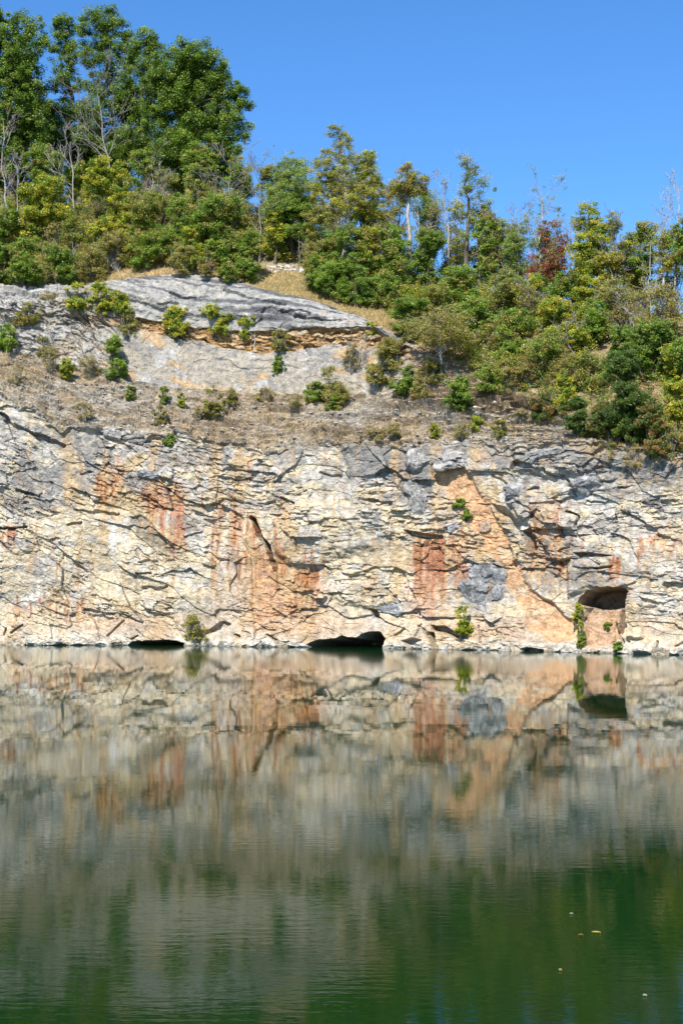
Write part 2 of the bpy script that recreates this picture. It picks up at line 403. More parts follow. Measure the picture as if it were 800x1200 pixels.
grey = (.65 * (ja - .5) + .5 * n_l + .7 * (jc - .5) * .6 + .45 * n_m + .5 * sstep(590, 520, V) - .03 + .9 * blob(572, 688, 42, 32) + .5 * blob(465, 714, 26, 10) + .6 * blob(494, 575, 22, 30) + .25 * blob(720, 620, 90, 70)
        + .75 * blob(45, 665, 55, 34) + .5 * blob(30, 560, 40, 25) + .5 * blob(258, 685, 30, 22) + .55 * blob(60, 595, 40, 20) + .5 * blob(690, 540, 120, 22)
        + .5 * blob(470, 560, 50, 40) + .45 * blob(420, 545, 60, 30) + .5 * blob(685, 682, 22, 14) + .55 * blob(610, 600, 30, 30) + .35 * blob(775, 560, 60, 40) + .4 * blob(100, 515, 90, 22)
        - .8 * smoothm - .3 * footz)
cr = mix(cr, C(.33, .315, .295), .85 * sstep(.16, .62, grey))
cr = mix(cr, C(.20, .205, .21), .6 * sstep(.5, .9, grey + .5 * n_s))
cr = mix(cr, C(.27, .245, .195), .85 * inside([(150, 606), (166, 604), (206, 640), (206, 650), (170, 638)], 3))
cr = mix(cr, C(.33, .29, .22), .7 * blob(440, 690, 30, 10, 15)); cr = mix(cr, C(.36, .32, .26), .6 * blob(235, 722, 35, 12)); cr = mix(cr, C(.38, .33, .26), .5 * blob(430, 640, 70, 12))
cr = mix(cr, C(.40, .35, .27), .45 * blob(155, 722, 40, 7)); cr = mix(cr, C(.34, .28, .20), .6 * blob(585, 745, 40, 16)); cr = mix(cr, C(.34, .31, .28), .6 * blob(330, 728, 60, 8))
# foot of the cliff: peach above, chalky at the waterline
pe = sstep(3.0, 1.9, Z + .5 * n_l) * sstep(.5, 1.3, Z + .3 * n_m) * W0
cr = mix(cr, C(.62, .44, .30), .75 * pe * sstep(-.35, .25, n_l + .4 * n_m))
cr = mix(cr, C(.50, .43, .345), .6 * sstep(2.6, 1.0, Z + .8 * n_l) * W0 * sstep(-.3, .2, n_m))
cr = mix(cr, C(.68, .63, .54), .8 * sstep(1.0, .35, Z + .5 * n_m + .3 * (ib - .5)) * W0)
# iron stains
RED, ORG, RST, PCH = C(.43, .20, .12), C(.60, .36, .18), C(.36, .15, .06), C(.62, .43, .285)
def stain(pts, c, k=1.0, st=True, soft=9):
    global cr
    m = inside(pts, soft)
    if st: m = m * sstep(-.22, .25, streak + .8 * streak2 + .3 * n_s + .08)
    cr = mix(cr, c, m * k * .52)
def box(u0, v0, u1, v1, sh=0): return [(u0, v0), (u1, v0), (u1 + sh, v1), (u0 + sh, v1)]
stain([(260, 640), (300, 620), (330, 665), (385, 690), (400, 735), (300, 740), (240, 725), (250, 690)], PCH, .8, False, 12)
stain(box(116, 552, 144, 602), ORG, .85); stain(box(112, 548, 150, 556), RST, .6, False)
stain([(163, 560), (218, 572), (216, 602), (208, 655), (194, 652), (188, 610), (168, 585)], RED, .95)
stain(box(196, 590, 214, 640), RED, .8)
stain(box(-10, 616, 16, 642), RED, .8); stain(box(12, 704, 40, 735), PCH, .9); stain([(64, 698), (80, 700), (98, 725), (92, 738), (66, 725)], RED, .8); stain(box(4, 710, 20, 730), RED, .4)
stain(box(246, 590, 254, 690), RED, .55); stain([(272, 578), (288, 580), (292, 625), (285, 680), (274, 676)], RED, .7)
stain([(290, 625), (306, 640), (330, 690), (352, 720), (300, 730), (300, 680)], C(.58, .26, .14), .85, False, 6)
stain(box(296, 640, 326, 735), ORG, .6); stain([(343, 668), (372, 672), (372, 696), (346, 690)], RST, .95, False, 3); stain(box(320, 598, 340, 622), ORG, .7); stain(box(351, 628, 359, 672), ORG, .8)
stain(box(376, 528, 385, 546), ORG, .9); stain(box(429, 658, 437, 676), ORG, .8)
stain(box(484, 628, 516, 728), RED, .9); stain(box(500, 625, 511, 735), C(.45, .19, .11), .75, False); stain(box(470, 640, 530, 720), PCH, .7, False, 12)
stain(box(534, 650, 546, 702), RED, .6); stain(box(515, 560, 560, 650, 20), ORG, .65, False, 10); stain(box(480, 610, 560, 650), C(.56, .38, .17), .6, False, 10)
cr = mix(cr, C(.64, .43, .27), chute * .95 * sstep(-.4, .1, n_m + .4 * (ib - .5) + .15)); cr = mix(cr, C(.55, .24, .12), sstep(4, 1, np.abs(dch - 9)) * .4 * chute)
stain(box(555, 526, 572, 540, 6), ORG, .8, False)
stain(box(618, 590, 645, 632), C(.52, .28, .14), .8); stain(box(628, 654, 642, 695), RED, .75); stain(box(664, 668, 669, 698), RED, .8, False, 2); stain(box(600, 640, 680, 720), PCH, .55, True, 12)
stain(box(718, 656, 724, 692), RST, .95, False, 2); stain(box(746, 622, 751, 640), RED, .7, False, 2); stain(box(760, 622, 768, 650), ORG, .7); stain(box(788, 628, 796, 655), C(.5, .25, .1), .8); stain(box(750, 660, 764, 680), ORG, .6); stain(box(640, 600, 664, 625), ORG, .7)
stain([(684, 712), (728, 716), (726, 758), (680, 758)], C(.60, .36, .22), .85, False, 6); stain(box(745, 715, 800, 740), PCH, .6, False, 10); stain(box(520, 720, 640, 750), PCH, .4, False, 10)
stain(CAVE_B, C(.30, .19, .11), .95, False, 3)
cr = mix(cr, C(.70, .68, .64), .8 * blob(134, 637, 4, 18)); cr = mix(cr, C(.70, .68, .64), .6 * blob(722, 640, 3, 14)); cr = mix(cr, C(.72, .70, .65), .6 * blob(32, 702, 18, 7)); cr = mix(cr, C(.72, .70, .66), .5 * blob(780, 712, 20, 14))
cr = mix(cr, C(.57, .40, .215), .6 * sstep(.08, .45, fbm(X / 1.1 + .3 * n_m, T / 8.0, 670, 4) + .3 * n_l + .12 * streak2) * (1 - .6 * blob(720, 600, 80, 90)))
_d = np.random.default_rng(909)
def drips(u0, v0, u1, v1, n, cols, lmin, lmax, k=.82, wmax=2.0):
    global cr
    for _ in range(n):
        u = _d.uniform(u0, u1); v = _d.uniform(v0, v1); Ln = _d.uniform(lmin, lmax); wd = _d.uniform(.8, wmax)
        c0 = max(0, np.searchsorted(xs, (u - 14 - 400) / F * 126) - 40); c1 = min(NX, np.searchsorted(xs, (u + 14 - 400) / F * 126) + 40)
        sl2 = (slice(0, 345), slice(c0, c1)); uu = U[sl2]; vv = V[sl2]
        f = (vv - v) / Ln
        m = np.exp(-((uu - u - 2.2 * fbm(f * 2 + u, uu * 0 + v, 66, 2)) / (wd * (1 + .5 * fbm(f * 5 + v, uu * 0, 67, 2)))) ** 2) * sstep(-.04, .03, f) * sstep(1, .25, f)
        m = m * (.6 + .8 * vnoise(uu / 3, vv / 4, 68)) * k
        cr[sl2] = mix(cr[sl2], cols[_d.integers(len(cols))], m)
drips(116, 548, 146, 570, 16, [ORG, RST], 25, 50); drips(165, 562, 217, 590, 24, [RED, RST, ORG], 25, 75, .7); drips(190, 585, 215, 600, 11, [RED], 30, 60, .8)
drips(-5, 612, 20, 625, 10, [RED], 12, 28); drips(10, 695, 98, 712, 22, [RED, ORG], 12, 32); drips(244, 575, 335, 650, 35, [RED, ORG, RST], 30, 90); drips(280, 640, 380, 700, 35, [RST, ORG], 20, 60)
drips(345, 665, 372, 676, 16, [RST], 12, 24, .9); drips(482, 625, 518, 650, 32, [RED, RST, RED], 40, 95, .9); drips(520, 600, 550, 670, 16, [RED, ORG], 25, 60)
drips(615, 585, 668, 665, 32, [RED, ORG, RST], 20, 50); drips(715, 650, 726, 660, 8, [RST], 25, 38, .95, 2); drips(740, 610, 800, 645, 22, [RED, ORG], 14, 35); drips(400, 520, 480, 700, 19, [ORG, RST], 12, 35, .5)
drips(0, 530, 800, 690, 60, [RED, ORG, RST], 15, 50, .65, 1.8); drips(0, 530, 800, 700, 60, [C(.25, .235, .21), C(.50, .36, .20), C(.45, .33, .2)], 15, 60, .5, 3.5); drips(120, 600, 150, 640, 4, [C(.72, .70, .66)], 20, 40, .6)
# slope above the face: brown earth and grey bedded rock
soil = C(.36, .285, .20)
sl = np.ones_like(cr) * soil
sl = mix(sl, C(.43, .395, .34), sstep(-.25, .35, n_m + .7 * (ib - .5) + .3 * blob(380, 500, 90, 30) + .3 * blob(90, 490, 80, 30)))
sl = mix(sl, C(.43, .35, .23), .8 * sstep(.1, .5, n_l + .6 * (jb - .5)))
sl = mix(sl, C(.20, .185, .165), .8 * sstep(.2, .6, n_s + .8 * (jc - .5)))
sl = mix(sl, C(.36, .27, .175), .6 * sstep(-.1, .4, n_l + .5 * blob(230, 490, 70, 30) + .4 * blob(420, 510, 60, 14)))
fc2 = np.ones_like(cr) * C(.40, .365, .31)                         # smooth grey band under the ochre layer
fc2 = mix(fc2, C(.42, .36, .26), sstep(-.1, .5, n_l + .4 * n_m)); fc2 = mix(fc2, C(.29, .29, .29), sstep(.05, .5, n_m + .3 * (ia - .5))); fc2 = mix(fc2, C(.50, .50, .50), .7 * sstep(.25, .6, fbm(X / 1.2, T / 2.4, 140, 3)))
fc2 = mix(fc2, C(.55, .36, .17), .7 * sstep(.25, .5, fbm(X / 2.5, B / .8, 141, 3)))
oc = np.ones_like(cr) * C(.50, .31, .14)
oc = mix(oc, C(.55, .45, .32), sstep(.5, .75, bed2)); oc = mix(oc, C(.26, .17, .09), sstep(.45, .2, bed2))
dm = np.ones_like(cr) * C(.39, .385, .37)
lam2 = vnoise(X / 14, (BB * .5 + B * .5 + .35 * np.sin(X / 4)) / .30, 95)
dm = mix(dm, C(.11, .115, .13), .9 * sstep(.45, .72, lam2 + .35 * n_l + .35 * blob(330, 362, 90, 10, 8) - .05)); dm = mix(dm, C(.50, .49, .47), sstep(.2, .6, n_m + .3 * n_s))
fr = np.ones_like(cr) * C(.43, .42, .395); fr = mix(fr, C(.56, .545, .51), sstep(0, .5, n_m + ib - .5)); fr = mix(fr, C(.20, .20, .21), .8 * sstep(.15, .55, n_s + jc - .5)); fr = mix(fr, C(.42, .37, .29), sstep(.1, .5, n_l))
def wsel(A, Bc, m): return A + (Bc - A) * np.clip(m, 0, 1)[..., None]
t01 = smooth_rows((SEC >= 1) * 1.0, 61); t01 = sstep(.3, .7, t01 + .45 * n_m + .45 * (ib - .5) * (t01 > .02) * (t01 < .98))
out = wsel(cr, sl, t01)
out = wsel(out, fc2, sstep(.3, .7, smooth_rows((SEC >= 2) * 1.0, 9) + .25 * n_m) * (1 - right))
out = wsel(out, oc, sstep(.3, .7, smooth_rows((SEC >= 3) * 1.0, 5) + .2 * n_m) * (1 - right))
out = wsel(out, dm, sstep(.3, .7, smooth_rows((SEC >= 4) * 1.0, 7) + .3 * n_s) * (1 - right))
out = wsel(out, fr, leftfr * .9)
lip = sstep(.0, .9, smooth_rows((SEC >= 5) * 1.0, 25) * 2 + .5 * n_m)
out = wsel(out, np.ones_like(cr) * C(.38, .27, .165), np.where(SEC <= 4, lip * .9, 0))
damp = sstep(.10, .0, Z) * W0
out = mix(out, C(.20, .18, .14), damp * .8)
hc = np.ones_like(cr) * C(.40, .285, .17); hc = mix(hc, C(.30, .25, .13), sstep(-.1, .4, n_l)); hc = mix(hc, C(.24, .17, .10), sstep(.1, .5, n_m)); hc = mix(hc, C(.50, .39, .24), .7 * sstep(.15, .5, n_s + .3 * n_m))
out = np.where((SEC >= 5)[..., None], hc, out)

out = wsel(out, np.ones_like(cr) * C(.66, .41, .235) * (1 + .25 * n_s + .2 * n_m)[..., None], W0 * chute * .9 * sstep(-.5, .1, n_m + .15))
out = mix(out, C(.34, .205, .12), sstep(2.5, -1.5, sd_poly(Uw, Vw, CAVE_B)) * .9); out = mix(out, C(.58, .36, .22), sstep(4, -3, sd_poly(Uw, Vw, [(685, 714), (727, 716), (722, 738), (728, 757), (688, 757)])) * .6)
warm = np.array([1.02, .99, .94]); out = np.where((SEC <= 4)[..., None], out * warm, out)
def grid_faces(r, c):
    i = np.arange(r - 1)[:, None] * c + np.arange(c - 1)[None, :]
    return np.stack([i, i + 1, i + c + 1, i + c], -1).reshape(-1, 4)
cliff = mesh_np('rock_cliff', P[:NC].reshape(-1, 3), grid_faces(NC, NX), M_ROCK, col=out[:NC].reshape(-1, 3))
cliff['kind'] = 'structure'
Ph = P[NC - 1:]; Ch = out[NC - 1:]
keep = np.unique(np.concatenate([np.arange(0, NX, 6), [NX - 1]]))
hillo = mesh_np('hillside', Ph[:, keep].reshape(-1, 3), grid_faces(len(Ph), len(keep)), M_SOIL, col=Ch[:, keep].reshape(-1, 3), smooth=True)
hillo['kind'] = 'structure'

UD, VD = to_uv(P[..., 0], P[..., 1], P[..., 2])
_fu, _fv, _fy = UD.ravel(), VD.ravel(), P[..., 1].ravel(); _fp = P.reshape(-1, 3)
def ground(u, v):
    """point of the terrain that the photo shows at (u, v)"""
    d = (_fu - u) ** 2 + (_fv - v) ** 2
    k = int(np.argmin(d + 0.004 * np.maximum(_fy - 100, 0)))
    return _fp[k].copy()
# ================================================================== WATER, SKY, SUN, CAMERA
def water_material():
    m, nt, out = new_mat('quarry_water'); L = nt.links.new
    tc = N(nt, 'ShaderNodeTexCoord')
    b = N(nt, 'ShaderNodeBsdfPrincipled')
    b.inputs['Base Color'].default_value = (.002, .023, .0045, 1)
    b.inputs['IOR'].default_value = 1.26
    # calm and wind-roughened patches
    pn = N(nt, 'ShaderNodeTexNoise', Scale=.05, Detail=3.0)
    mp = N(nt, 'ShaderNodeMapping'); mp.inputs['Scale'].default_value = (.6, 1.6, 1); L(tc.outputs['Object'], mp.inputs['Vector']); L(mp.outputs[0], pn.inputs['Vector'])
    r = N(nt, 'ShaderNodeMapRange'); L(pn.outputs['Fac'], r.inputs['Value'])
    r.inputs['From Min'].default_value = .38; r.inputs['From Max'].default_value = .62
    r.inputs['To Min'].default_value = .006; r.inputs['To Max'].default_value = .02
    # a breeze strip along the far shore
    sp = N(nt, 'ShaderNodeSeparateXYZ'); L(tc.outputs['Object'], sp.inputs[0])
    ad = N(nt, 'ShaderNodeMath', operation='MULTIPLY_ADD'); L(sp.outputs['X'], ad.inputs[0]); ad.inputs[1].default_value = .42; L(sp.outputs['Y'], ad.inputs[2])
    r2 = N(nt, 'ShaderNodeMapRange', interpolation_type='SMOOTHSTEP'); L(ad.outputs[0], r2.inputs['Value'])
    r2.inputs['From Min'].default_value = 86; r2.inputs['From Max'].default_value = 101
    r2.inputs['To Min'].default_value = 0; r2.inputs['To Max'].default_value = .07
    rs = N(nt, 'ShaderNodeMath', operation='ADD'); L(r.outputs[0], rs.inputs[0]); L(r2.outputs[0], rs.inputs[1])
    r3 = N(nt, 'ShaderNodeMapRange', interpolation_type='SMOOTHSTEP'); L(sp.outputs['Y'], r3.inputs['Value'])
    r3.inputs['From Min'].default_value = 48; r3.inputs['From Max'].default_value = 16; r3.inputs['To Min'].default_value = 0; r3.inputs['To Max'].default_value = .02
    rs2 = N(nt, 'ShaderNodeMath', operation='ADD'); L(rs.outputs[0], rs2.inputs[0]); L(r3.outputs[0], rs2.inputs[1])
    L(rs2.outputs[0], b.inputs['Roughness'])
    # ripples
    m1 = N(nt, 'ShaderNodeMapping'); m1.inputs['Scale'].default_value = (.7, 2.2, 1); L(tc.outputs['Object'], m1.inputs['Vector'])
    n1 = N(nt, 'ShaderNodeTexNoise', Scale=2.6, Detail=3.0, Roughness=.55); L(m1.outputs[0], n1.inputs['Vector'])
    m2 = N(nt, 'ShaderNodeMapping'); m2.inputs['Scale'].default_value = (.8, 1.1, 1); L(tc.outputs['Object'], m2.inputs['Vector'])
    n2 = N(nt, 'ShaderNodeTexNoise', Scale=.35, Detail=3.0); L(m2.outputs[0], n2.inputs['Vector'])
    b1 = N(nt, 'ShaderNodeBump', Strength=1.0, Distance=.001); L(n1.outputs['Fac'], b1.inputs['Height'])
    r4 = N(nt, 'ShaderNodeMapRange', interpolation_type='SMOOTHSTEP'); L(sp.outputs['Y'], r4.inputs['Value'])
    r4.inputs['From Min'].default_value = 55; r4.inputs['From Max'].default_value = 18; r4.inputs['To Min'].default_value = .0004; r4.inputs['To Max'].default_value = .0022
    pw = N(nt, 'ShaderNodeMapRange'); L(pn.outputs['Fac'], pw.inputs['Value']); pw.inputs['From Min'].default_value = .35; pw.inputs['From Max'].default_value = .65; pw.inputs['To Min'].default_value = .25; pw.inputs['To Max'].default_value = 1.5
    pm = N(nt, 'ShaderNodeMath', operation='MULTIPLY'); L(r4.outputs[0], pm.inputs[0]); L(pw.outputs[0], pm.inputs[1])
    L(pm.outputs[0], b1.inputs['Distance'])
    b2 = N(nt, 'ShaderNodeBump', Strength=1.0, Distance=.0035); L(n2.outputs['Fac'], b2.inputs['Height']); L(b1.outputs[0], b2.inputs['Normal'])
    L(b2.outputs[0], b.inputs['Normal']); L(b.outputs[0], out.inputs['Surface'])
    return m
wv = [(-260, -60, 0), (260, -60, 0), (260, 160, 0), (-260, 160, 0)]
wat = mesh_np('water', wv, [(0, 1, 2, 3)], water_material()); wat['kind'] = 'structure'

SUN_EL, SUN_AZ = 47.0, 198.0            # azimuth clockwise from +Y (the view direction)
w = bpy.data.worlds.new('World'); SC.world = w; w.use_nodes = True
nt = w.node_tree; nt.nodes.clear()
sky = nt.nodes.new('ShaderNodeTexSky'); sky.sky_type = 'NISHITA'; sky.sun_disc = False
sky.sun_elevation = R(SUN_EL); sky.sun_rotation = R(SUN_AZ)
sky.altitude = 2500; sky.air_density = 1.0; sky.dust_density = 0.0; sky.ozone_density = 6.0
bg = nt.nodes.new('ShaderNodeBackground'); bg.inputs['Strength'].default_value = .15
wo = nt.nodes.new('ShaderNodeOutputWorld')
hs = nt.nodes.new('ShaderNodeHueSaturation'); hs.inputs['Saturation'].default_value = 1.15
nt.links.new(sky.outputs[0], hs.inputs['Color']); nt.links.new(hs.outputs[0], bg.inputs['Color']); nt.links.new(bg.outputs[0], wo.inputs['Surface'])

sl_ = bpy.data.lights.new('sun', 'SUN'); sl_.energy = 5.0; sl_.angle = R(.53); sl_.color = (1, .95, .86)
so = bpy.data.objects.new('sun', sl_); COL.objects.link(so)
a, e = R(SUN_AZ), R(SUN_EL)
so.rotation_euler = Vector((math.sin(a) * math.cos(e), math.cos(a) * math.cos(e), math.sin(e))).to_track_quat('Z', 'Y').to_euler()

cam = bpy.data.cameras.new('camera'); co = bpy.data.objects.new('camera', cam); COL.objects.link(co)
co.location = (0, 0, CH); co.rotation_euler = (R(90), 0, 0)
cam.sensor_fit = 'VERTICAL'; cam.sensor_height = 36; cam.lens = 36 * F / 1200
cam.shift_y = (Y0 - 600) / 1200
cam.clip_start = .5; cam.clip_end = 5000
SC.camera = co
SC.view_settings.view_transform = 'Standard'; SC.view_settings.look = 'None'; SC.view_settings.exposure = 0.6
SC.view_settings.gamma = 1; SC.view_settings.use_curve_mapping = False
SC.render.engine = 'CYCLES'
SC.cycles.max_bounces = 6; SC.cycles.diffuse_bounces = 2; SC.cycles.glossy_bounces = 3; SC.cycles.transmission_bounces = 3
SC.cycles.use_denoising = True
# ================================================================== PLANTS
class Tubes:
    def __init__(s): s.v = []; s.f = []; s.n = 0
    def add(s, pts, rad, k=5):
        pts = np.asarray(pts, float); n = len(pts)
        t = np.gradient(pts, axis=0); t /= np.linalg.norm(t, axis=1, keepdims=True) + 1e-9
        ref = np.where(np.abs(t[:, 2:3]) > .9, np.array([[1., 0, 0]]), np.array([[0, 0, 1.]]))
        a = np.cross(t, ref); a /= np.linalg.norm(a, axis=1, keepdims=True) + 1e-9
        b = np.cross(t, a)
        ang = np.linspace(0, 2 * np.pi, k, endpoint=False)
        ring = pts[:, None, :] + np.asarray(rad)[:, None, None] * (np.cos(ang)[None, :, None] * a[:, None, :] + np.sin(ang)[None, :, None] * b[:, None, :])
        s.v.append(ring.reshape(-1, 3))
        i = np.arange(n - 1)[:, None] * k + np.arange(k)[None, :]
        j = np.arange(n - 1)[:, None] * k + (np.arange(k)[None, :] + 1) % k
        s.f.append((np.stack([i, j, j + k, i + k], -1).reshape(-1, 4)) + s.n)
        s.n += n * k
    def build(s, name, mat, parent):
        return mesh_np(name, np.concatenate(s.v), np.concatenate(s.f), mat, parent, smooth=True)

def wander(a, b, n, amp, rng, sag=0.0):
    a = np.asarray(a, float); b = np.asarray(b, float)
    t = np.linspace(0, 1, n)[:, None]
    p = a + (b - a) * t
    L = np.linalg.norm(b - a)
    off = rng.normal(0, 1, (n, 3)); off = np.cumsum(off, axis=0); off -= off[0] + (off[-1] - off[0]) * t
    p = p + off * amp * L / n
    p[:, 2] += sag * L * np.sin(t[:, 0] * np.pi)
    return p

def leaves(P, size, cols, rng, up=.5, aspect=1.5, dirs=None):
    """one small folded-free rhombus per leaf, returns verts, faces, colours"""
    n = len(P)
    nr = rng.normal(0, 1, (n, 3)); nr[:, 2] = np.abs(nr[:, 2]) + up; nr[:, 1] -= .7
    nr /= np.linalg.norm(nr, axis=1, keepdims=True)
    ax = rng.normal(0, 1, (n, 3)) if dirs is None else dirs + rng.normal(0, .35, (n, 3))
    ax -= nr * np.sum(ax * nr, 1, keepdims=True); ax /= np.linalg.norm(ax, axis=1, keepdims=True) + 1e-9
    bx = np.cross(nr, ax)
    s = (size * rng.uniform(.6, 1.35, n))[:, None]
    la = ax * s * .5 * math.sqrt(aspect); lb = bx * s * .5 / math.sqrt(aspect)
    v = np.stack([P - la, P + lb + la * .15, P + la, P - lb + la * .15], 1).reshape(-1, 3)
    f = np.arange(4 * n).reshape(-1, 4)
    return v, f, np.repeat(cols, 4, axis=0)

PAL = {
    'dark':   [(.054, .104, .018), (.076, .134, .022), (.104, .164, .028)],
    'mid':    [(.080, .145, .022), (.110, .180, .028), (.140, .200, .034)],
    'bright': [(.095, .172, .022), (.120, .195, .028), (.150, .210, .036)],
    'yelgrn': [(.190, .225, .026), (.245, .260, .032), (.300, .285, .040)],
    'yellow': [(.300, .260, .022), (.380, .320, .030), (.270, .250, .028)],
    'olive':  [(.140, .155, .040), (.175, .180, .050), (.205, .190, .062)],
    'brown':  [(.165, .138, .068), (.200, .162, .085), (.150, .150, .065)],
    'red':    [(.170, .052, .034), (.230, .075, .040), (.140, .075, .040)],
    'russet': [(.180, .118, .055), (.205, .135, .066), (.145, .128, .052)],
    'locust': [(.120, .190, .050), (.150, .215, .060), (.175, .225, .070)],
    'cedar':  [(.036, .074, .016), (.052, .096, .020), (.075, .115, .026)],
    'grass':  [(.400, .290, .150), (.470, .350, .190), (.330, .240, .120)],
    'dry':    [(.280, .235, .150), (.240, .200, .125), (.190, .190, .090)],
}
def palette(names, n, rng, jit=.16):
    c = np.array([x for nm in names for x in PAL[nm]])
    k = rng.integers(0, len(c), n)
    return c[k] * np.array([1.60, 1.46, 1.0]) * (1 + rng.normal(0, jit, (n, 1))).clip(.5, 1.6)

def crown_points(lobes, rng, per, cl_r, shell=.45, hollow=True):
    """clump centres inside the lobes, then leaf points in each clump"""
    cc = []
    for (x, y, z, rx, ry, rz) in lobes:
        area = 4 * np.pi * ((rx * ry) ** 1.6 / 3 + (rx * rz) ** 1.6 / 3 + (ry * rz) ** 1.6 / 3) ** (1 / 1.6)
        n = max(4, int(area / (cl_r ** 2 * 2.6)))
        d = rng.normal(0, 1, (n, 3)); d /= np.linalg.norm(d, axis=1, keepdims=True)
        rr = shell + (1.02 - shell) * rng.random((n, 1)) ** .7
        cc.append(np.array([x, y, z]) + d * rr * np.array([rx, ry, rz]))
    cc = np.concatenate(cc)
    return cc

def leafy(cc, per, cl_r, rng, flat=.6):
    k = np.maximum(2, rng.poisson(per, len(cc)) * rng.uniform(.4, 1.3, len(cc))).astype(int)
    idx = np.repeat(np.arange(len(cc)), k)
    d = rng.normal(0, 1, (len(idx), 3)); d /= np.linalg.norm(d, axis=1, keepdims=True)
    rr = rng.random((len(idx), 1)) ** .45
    sc = (cl_r * rng.uniform(.6, 1.35, len(cc)))[idx][:, None]
    return cc[idx] + d * rr * sc * np.array([1, 1, flat]), idx

STYLE = {   # palettes, clump radius, leaves per clump, leaf size, foliage start, shell
    'broad':  (['dark', 'dark', 'mid'], 0.57, 161, 0.138, .18, .40),
    'tree':   (['mid', 'mid', 'bright', 'olive'], 0.46, 118, 0.118, .05, .40),
    'yelgrn': (['yelgrn', 'yelgrn', 'mid'], 0.42, 99, 0.112, .08, .40),
    'olive':  (['olive', 'olive', 'mid'], 0.42, 91, 0.105, .06, .35),
    'yolive': (['olive', 'yelgrn', 'olive'], 0.42, 78, 0.105, .12, .30),
    'locust': (['locust'], 0.46, 122, 0.085, .12, .35),
    'sparse': (['olive', 'brown', 'olive'], 0.39, 39, 0.098, .30, .15),
    'sparseg': (['mid', 'olive', 'locust'], 0.42, 52, 0.105, .35, .15),
    'orange': (['yelgrn', 'russet', 'olive'], 0.42, 78, 0.105, .55, .25),
    'red':    (['red', 'red', 'brown'], 0.42, 64, 0.105, .2, .2),
    'bush':   (['mid', 'bright', 'mid', 'olive'], 0.37, 104, 0.105, .0, .35),
    'dbush':  (['dark', 'mid'], 0.37, 118, 0.105, .0, .35),
    'bbush':  (['bright', 'bright', 'mid'], 0.35, 109, 0.098, .0, .35),
    'ybush':  (['yelgrn', 'yelgrn', 'bright'], 0.33, 87, 0.105, .0, .3),
    'obush':  (['olive', 'olive', 'brown'], 0.37, 87, 0.092, .0, .3),
    'rbush':  (['russet', 'brown', 'olive'], 0.35, 91, 0.085, .0, .3),
    'cedar':  (['cedar', 'cedar', 'cedar'], 0.37, 139, 0.098, .0, .35),
    'rcedar': (['cedar', 'russet'], 0.33, 122, 0.092, .0, .35),
    'dry':    (['dry', 'dry', 'brown'], 0.29, 43, 0.072, .0, .3),
    'sumac':  (['yelgrn', 'bright', 'yelgrn'], 0.28, 56, 0.112, .05, .2),
}
NPL = [0]
